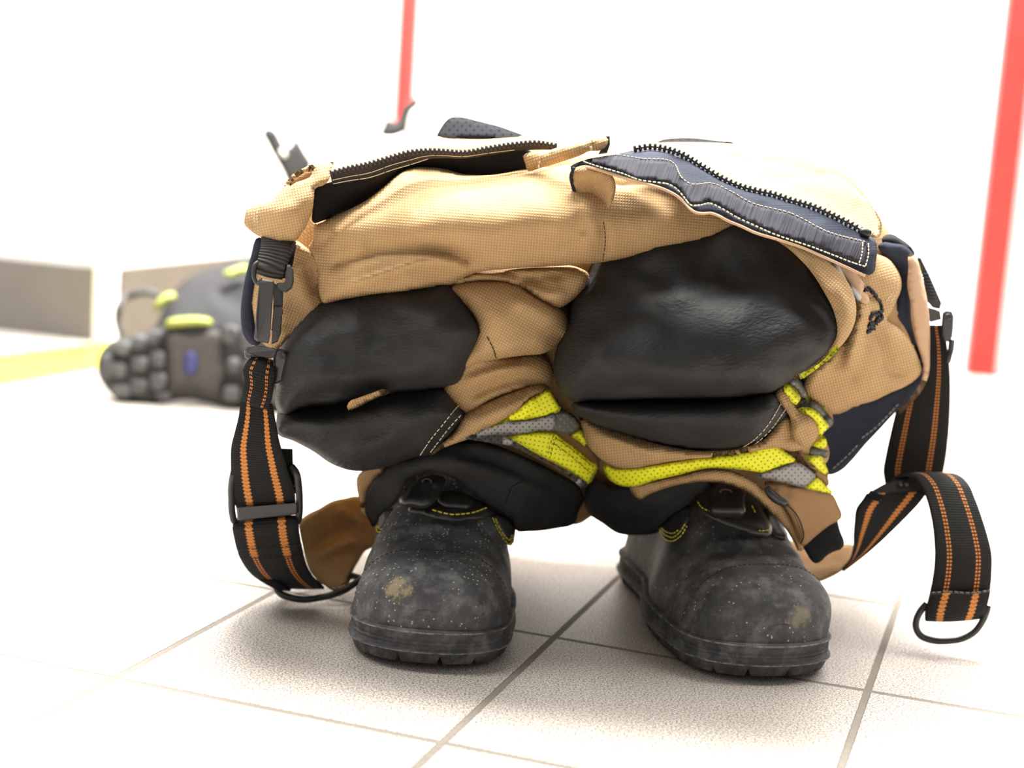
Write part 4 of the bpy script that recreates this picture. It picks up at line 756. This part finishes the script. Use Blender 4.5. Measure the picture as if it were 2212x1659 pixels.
stitch('stitching', ['512,1186,1.223 560,1186,1.221 610,1182,1.219 652,1176,1.218', '517,1203,1.230 560,1206,1.228 610,1204,1.227 656,1200,1.227'], 'thread_dark', SL, None, .003, .001, .0005)
ribbon('webbing_end', '560,1250,1.256 580,1262,1.258 600,1272,1.259', '590,1250,1.252 610,1262,1.254 628,1274,1.256', 'black_cloth', SL, .003, 5)
tube('loop_ring', pline('598,1272,1.262 606,1282,1.258 625,1290,1.255 654,1295,1.256 690,1291,1.260 720,1284,1.264 745,1274,1.270 764,1262,1.276 780,1250,1.286 770,1246,1.30 720,1252,1.31 660,1260,1.30 620,1266,1.28', True), .0029, 'black_plastic', SL, 10, True)
tabL, _ = patch('leather_tab', '646,1128 660,1114 690,1098 718,1082 745,1076 771,1071 800,1090 830,1140 812,1180 790,1190 776,1210 760,1240 752,1264 738,1272 721,1277 706,1268 692,1258 676,1242 664,1220 654,1180 648,1150',
    '646,1128,1.262 718,1082,1.345 771,1071,1.38 830,1140,1.40 752,1264,1.292 721,1277,1.272 692,1258,1.262 664,1220,1.256 700,1170,1.315 760,1170,1.345', 'tan_lining', SL, .002, 6, sheet=True, rot=.6, strokes=[('668,1200 710,1160 770,1130', (20, 8), -.006), ('670,1205 720,1180 790,1160', (6, 16), .006), ('730,1090 745,1110 780,1130', 12, .006)])
stitch('fraying', ['690,1250,1.268 705,1262,1.270 722,1270,1.274 745,1264,1.285'], 'thread_cream', tabL, None, .005, .002, .0005)

# ---- right strap: hangs behind, passes a buckle and arches over to a D-ring
SR = brace(2045, 1383, 'black suspender with orange stripes arching out on the right, black ring at its end')
hk = solid('snap_hook', '1980,556,1.285 1988,555,1.284 2010,600,1.285 2034,655,1.287 2030,668,1.288 2014,664,1.288 2000,648,1.288 1994,600,1.286', 0, .014, 'black_plastic', SR, .0012)
for i in range(9):
    x0 = 1990 + i * 1.6; y0 = 590 + i * 7.2
    a = at(np.array([x0, x0 + 16 + i * .8]), np.array([y0, y0 + 2]), np.array([1.2835, 1.2838])); tube('grip_rib', a, .0006, 'grey_plastic', hk, 6)
solid('end_bar', '2004,664,1.284 2020,668,1.284 2030,672,1.284 2033,690,1.286 2010,696,1.287 2003,684,1.286', 0, .01, 'black_plastic', hk, .001)
sb = solid('bar_side', '2036,676,1.281 2044,671,1.280 2056,673,1.280 2060,684,1.281 2059,710,1.283 2057,728,1.285 2050,738,1.286 2040,738,1.286 2034,728,1.286 2034,700,1.283', 0, .010, 'black_plastic', SR, .0015)
c_ = at(np.array([2048.]), np.array([685.]), np.array([1.2785]))[0]
tube('pin', [c_ + np.array([.0022 * math.cos(a), 0, .0022 * math.sin(a)]) for a in np.linspace(0, 2 * math.pi, 15)[:-1]], .0005, 'grey_plastic', sb, 6, True)
tube('keeper', pline('2056,735,1.288 2054,755,1.290 2050,770,1.290 2047,782,1.291'), .0025, 'black_plastic', sb, 8)
ribbon('webbing', '1985,700,1.300 1975,760,1.31 1955,830,1.325 1935,890,1.335 1925,930,1.34 1914,980,1.345 1908,1022,1.342 1912,1046,1.335', '2036,704,1.290 2043,735,1.295 2050,790,1.30 2052,860,1.31 2050,921,1.32 2044,980,1.327 2036,1024,1.328 2030,1046,1.325', 'web_dots', SR, .0024, 14, arch=.0012)
b2 = solid('slide_buckle', '1874,1072,1.285 1880,1062,1.286 1905,1048,1.288 1930,1036,1.29 1960,1030,1.29 2000,1034,1.288 2006,1046,1.286 2006,1062,1.284 1990,1068,1.283 1960,1070,1.283 1930,1066,1.284 1905,1070,1.283 1884,1078,1.283', 0, .012, 'black_plastic', SR, .002)
for i in range(2):
    c_ = at(np.array([1946. + 12 * i]), np.array([1046.]), np.array([1.283]))[0]
    V, f = tube_data(np.array([c_ + [0, .004, 0], c_ + [0, 0, 0], c_ + [0, -.0012, 0]]), np.array([.0022, .0022, .0008]), 10); link_mesh('buckle_stud', V, f, 'dull_metal', b2)
ribbon('webbing', '1872,1066,1.284 1862,1082,1.283 1851,1098,1.284 1846,1130,1.290 1844,1155,1.296 1843,1185,1.304 1836,1210,1.312 1819,1230,1.322', '2004,1062,1.283 1985,1086,1.283 1969,1103,1.285 1932,1140,1.293 1905,1166,1.300 1880,1188,1.307 1850,1212,1.316 1821,1234,1.324', 'web_braid', SR, .0022, 12, arch=-.001)
ribbon('webbing_end', '1872,1070,1.280 1886,1080,1.279 1900,1083,1.279', '1880,1060,1.283 1894,1066,1.282 1910,1070,1.281', 'black_cloth', SR, .002, 4)
ribbon('webbing', '1925,1034,1.300 1948,1027,1.288 1972,1030,1.273 1990,1048,1.262 2003,1080,1.254 2013,1120,1.248 2018,1160,1.244 2020,1200,1.241 2016,1245,1.239 2008,1285,1.238 2000,1320,1.239 1998,1338,1.242', '2040,1026,1.300 2058,1025,1.288 2074,1031,1.274 2090,1046,1.264 2106,1080,1.255 2120,1118,1.248 2133,1160,1.243 2141,1195,1.240 2141,1240,1.238 2137,1280,1.237 2130,1312,1.239 2122,1332,1.242', 'web_dots', SR, .0024, 16, arch=.0015)
ribbon('webbing_end', '2012,1281,1.2345 2003,1306,1.2345 1998,1330,1.237 1999,1340,1.241', '2139,1277,1.2335 2134,1300,1.2335 2125,1326,1.237 2118,1335,1.241', 'web_braid', SR, .002, 12, arch=.0015)
stitch('fraying', ['2012,1281,1.232 2050,1279,1.231 2100,1281,1.231 2139,1276,1.231'], 'grey_plastic', SR, None, .004, .0006, .0009)
tube('d_ring', pline('2002,1304,1.240 1990,1318,1.239 1980,1338,1.239 1979,1356,1.239 1988,1372,1.239 2010,1382,1.239 2050,1384,1.239 2080,1379,1.239 2106,1364,1.239 2122,1342,1.239 2132,1318,1.239 2134,1308,1.240'), .0028, 'black_plastic', SR, 12)
tabR, _ = patch('leather_tab', '1640,1180 1690,1165 1760,1180 1800,1180 1843,1177 1845,1200 1836,1218 1819,1233 1800,1244 1770,1256 1720,1246 1660,1220', '1640,1200,1.40 1760,1185,1.41 1843,1177,1.385 1819,1233,1.326 1770,1256,1.312 1690,1230,1.35', 'tan_cloth', SR, .002, 6, sheet=True, rot=.2, strokes=[('1740,1222 1780,1214 1830,1208', (5, 8), -.005), ('1745,1234 1790,1228 1825,1218', 8, .003)])
# ------------------------------------------------------------------ gear lying behind on the left
g = floor_pt(420, 876)
BB = thing('boot', (float(g[0]), float(g[1]), 0), 'black boot lying on its side by the wall corner, treaded sole facing out', 'boot')
Y0 = float(g[1])
m = NB('sole_grey'); n1 = m.noise(m.coord('Object'), 20, 4); m.out(m.mix(n1, (.025, .025, .024), (.06, .058, .056)), .7, None, .3)
m = NB('sole_dusty'); n1 = m.noise(m.coord('Object'), 40, 4); m.out(m.mix(n1, (.045, .043, .041), (.088, .08, .074)), .8, None, .2)
m = NB('label_blue'); m.out((.035, .04, .15), .5)
m = NB('trim_lime'); m.out((.30, .34, .07), .6)
m = NB('trim_orange'); m.out((.6, .3, .16), .6)
patch('sole', '209,796 212,770 222,752 239,739 271,728 317,717 353,709 434,705 488,698 540,706 600,712 660,720 690,760 695,820 680,870 640,888 580,890 521,882 475,877 440,868 407,862 360,868 325,872 290,871 258,866 231,842 214,818', '209,796,%f 690,760,%f 400,870,%f' % (Y0, Y0 + .02, Y0), 'sole_grey', BB, .012, 20, back=.02, step=14, sheet=False)
lugs = []
for px, py, rx, ry in [(232, 790, 14, 26), (262, 752, 20, 14), (256, 800, 17, 18), (262, 844, 22, 14), (300, 740, 16, 16), (302, 786, 18, 17), (300, 834, 18, 18), (334, 728, 14, 15), (340, 776, 15, 18), (342, 824, 18, 20), (352, 856, 16, 9), (498, 722, 18, 20), (540, 740, 20, 22), (505, 790, 16, 18), (545, 800, 20, 22), (500, 850, 18, 18), (550, 856, 22, 18), (600, 740, 22, 20), (600, 800, 22, 24), (605, 858, 22, 18), (655, 760, 16, 24), (655, 830, 16, 28)]:
    c = at(np.array([px]), np.array([py]), np.array([Y0 - .014]))[0]; sx = rx / 3373 * Y0; sz = ry / 3373 * Y0
    V = []; f = []
    for k, (rr, dy) in enumerate([(1., .006), (1., -.002), (.85, -.006), (.5, -.0065)]):
        for i in range(12):
            a = 2 * math.pi * i / 12; ca, sa = math.cos(a), math.sin(a)
            V.append(c + np.array([sx * rr * math.copysign(abs(ca) ** .6, ca), dy, sz * rr * math.copysign(abs(sa) ** .6, sa)]))
    for k in range(3):
        for i in range(12): f.append((k * 12 + i, k * 12 + (i + 1) % 12, k * 12 + 12 + (i + 1) % 12, k * 12 + 12 + i))
    f.append(tuple(range(36, 48))); link_mesh('tread_lug', np.array(V), f, 'boot_rubber', BB)
patch('shank_plate', '362,722 420,716 478,716 482,760 482,830 470,858 430,848 396,844 366,850 362,790', '362,722,%f 482,830,%f 400,850,%f' % (Y0 - .012, Y0 - .012, Y0 - .012), 'sole_dusty', BB, .003, 12, step=14)
patch('sole_badge', '412,758 424,768 428,786 424,804 412,812 400,804 396,786 400,768', '412,760,%f 424,790,%f 400,800,%f' % (Y0 - .0155, Y0 - .0155, Y0 - .0155), 'label_blue', BB, .002, 6, step=8)
patch('upper', '232,740 290,722 335,706 350,672 372,634 400,606 440,585 480,572 530,556 580,560 620,600 660,660 680,720 600,740 480,730 350,745', '232,740,%f 335,690,%f 440,585,%f 530,556,%f 600,740,%f 450,650,%f' % (Y0 + .08, Y0 + .08, Y0 + .22, Y0 + .25, Y0 + .05, Y0 + .10), 'grey_cloth_dark', BB, .05, 50, back=.05, step=14, sheet=False, strokes=[('470,620 500,650 530,640', 16, -.02), ('440,610 470,660 460,690', 20, .01)])
patch('upper_trim', '352,700 366,690 400,684 430,684 458,692 462,702 430,704 380,708 356,708', '352,700,%f 410,684,%f 460,700,%f' % (Y0 - .005, Y0 - .005, Y0 - .005), 'trim_lime', BB, .012, 10, step=10, sheet=False)
patch('upper_trim', '330,664 340,646 356,634 378,632 382,644 364,656 346,668 334,672', '330,664,%f 378,632,%f 346,668,%f' % (Y0 + .05, Y0 + .06, Y0 + .05), 'trim_lime', BB, .010, 10, step=10, sheet=False)
patch('upper_trim', '480,590 505,578 535,572 540,584 515,596 490,600', '480,590,%f 540,580,%f 500,598,%f' % (Y0 + .10, Y0 + .12, Y0 + .10), 'trim_lime', BB, .010, 10, step=10, sheet=False)
tube('pull_loop', pline('262,722,%f 254,690,%f 258,662,%f 272,644,%f 296,634,%f 322,632,%f 346,640,%f' % ((Y0 + .10,) * 3 + (Y0 + .12,) * 4)), .0055, 'boot_leather', BB, 10)
# second pair of trousers piled behind
g2 = at(np.array([760]), np.array([640]), np.array([2.42]))[0]
T2 = thing('bunker_trousers', (float(g2[0]), float(g2[1]), 0), 'second pair of firefighter trousers heaped behind, overexposure painted into its colour, mostly hidden, black braces on top', 'trousers')
patch('seat', '600,640 610,470 622,380 640,320 668,292 720,288 770,292 820,294 850,286 880,276 900,290 930,330 960,420 970,560 960,680 900,720 760,735 650,720', '600,640,2.42 720,288,2.50 900,290,2.50 960,600,2.44 760,735,2.40', 'cream_cloth', T2, .14, 130, back=.14, step=16, sheet=False)  # overexposure of the fabric put into a pale cloth colour
patch('leg', '560,640 640,600 760,620 880,610 940,680 940,800 920,860 800,870 700,868 640,860 620,760', '560,640,2.38 900,640,2.40 760,865,2.36', 'tan_lining', T2, .09, 80, back=.12, step=18, sheet=False)
m = NB('brace_grey'); m.out((.024, .024, .023), .75, None, .2)
patch('brace', '568,284 578,277 592,281 606,303 618,322 630,314 638,300 646,306 653,318 662,334 672,352 664,370 650,385 640,395 622,392 612,372 593,338 578,310', '573,284,2.19 638,300,2.22 672,352,2.22 620,390,2.19', 'brace_grey', T2, .004, 6, step=7)
patch('brace_hole', '603,325 609,321 615,327 620,337 617,342 611,339 606,333', '603,325,2.18 620,337,2.195 608,342,2.185', 'cream_cloth', T2, .002, 4, step=6)
patch('brace', '820,290 828,272 834,258 846,261 856,264 861,254 865,242 871,228 882,221 897,212 906,219 900,231 888,242 882,260 877,282 862,292 842,296', '822,289,2.22 898,215,2.25 860,290,2.22', 'brace_grey', T2, .004, 6, step=7)
patch('brace', '876,242 886,234 896,234 896,262 892,292 872,292 870,276', '876,242,2.26 896,234,2.28 880,292,2.26', 'cream_cloth', T2, .003, 6, step=7)
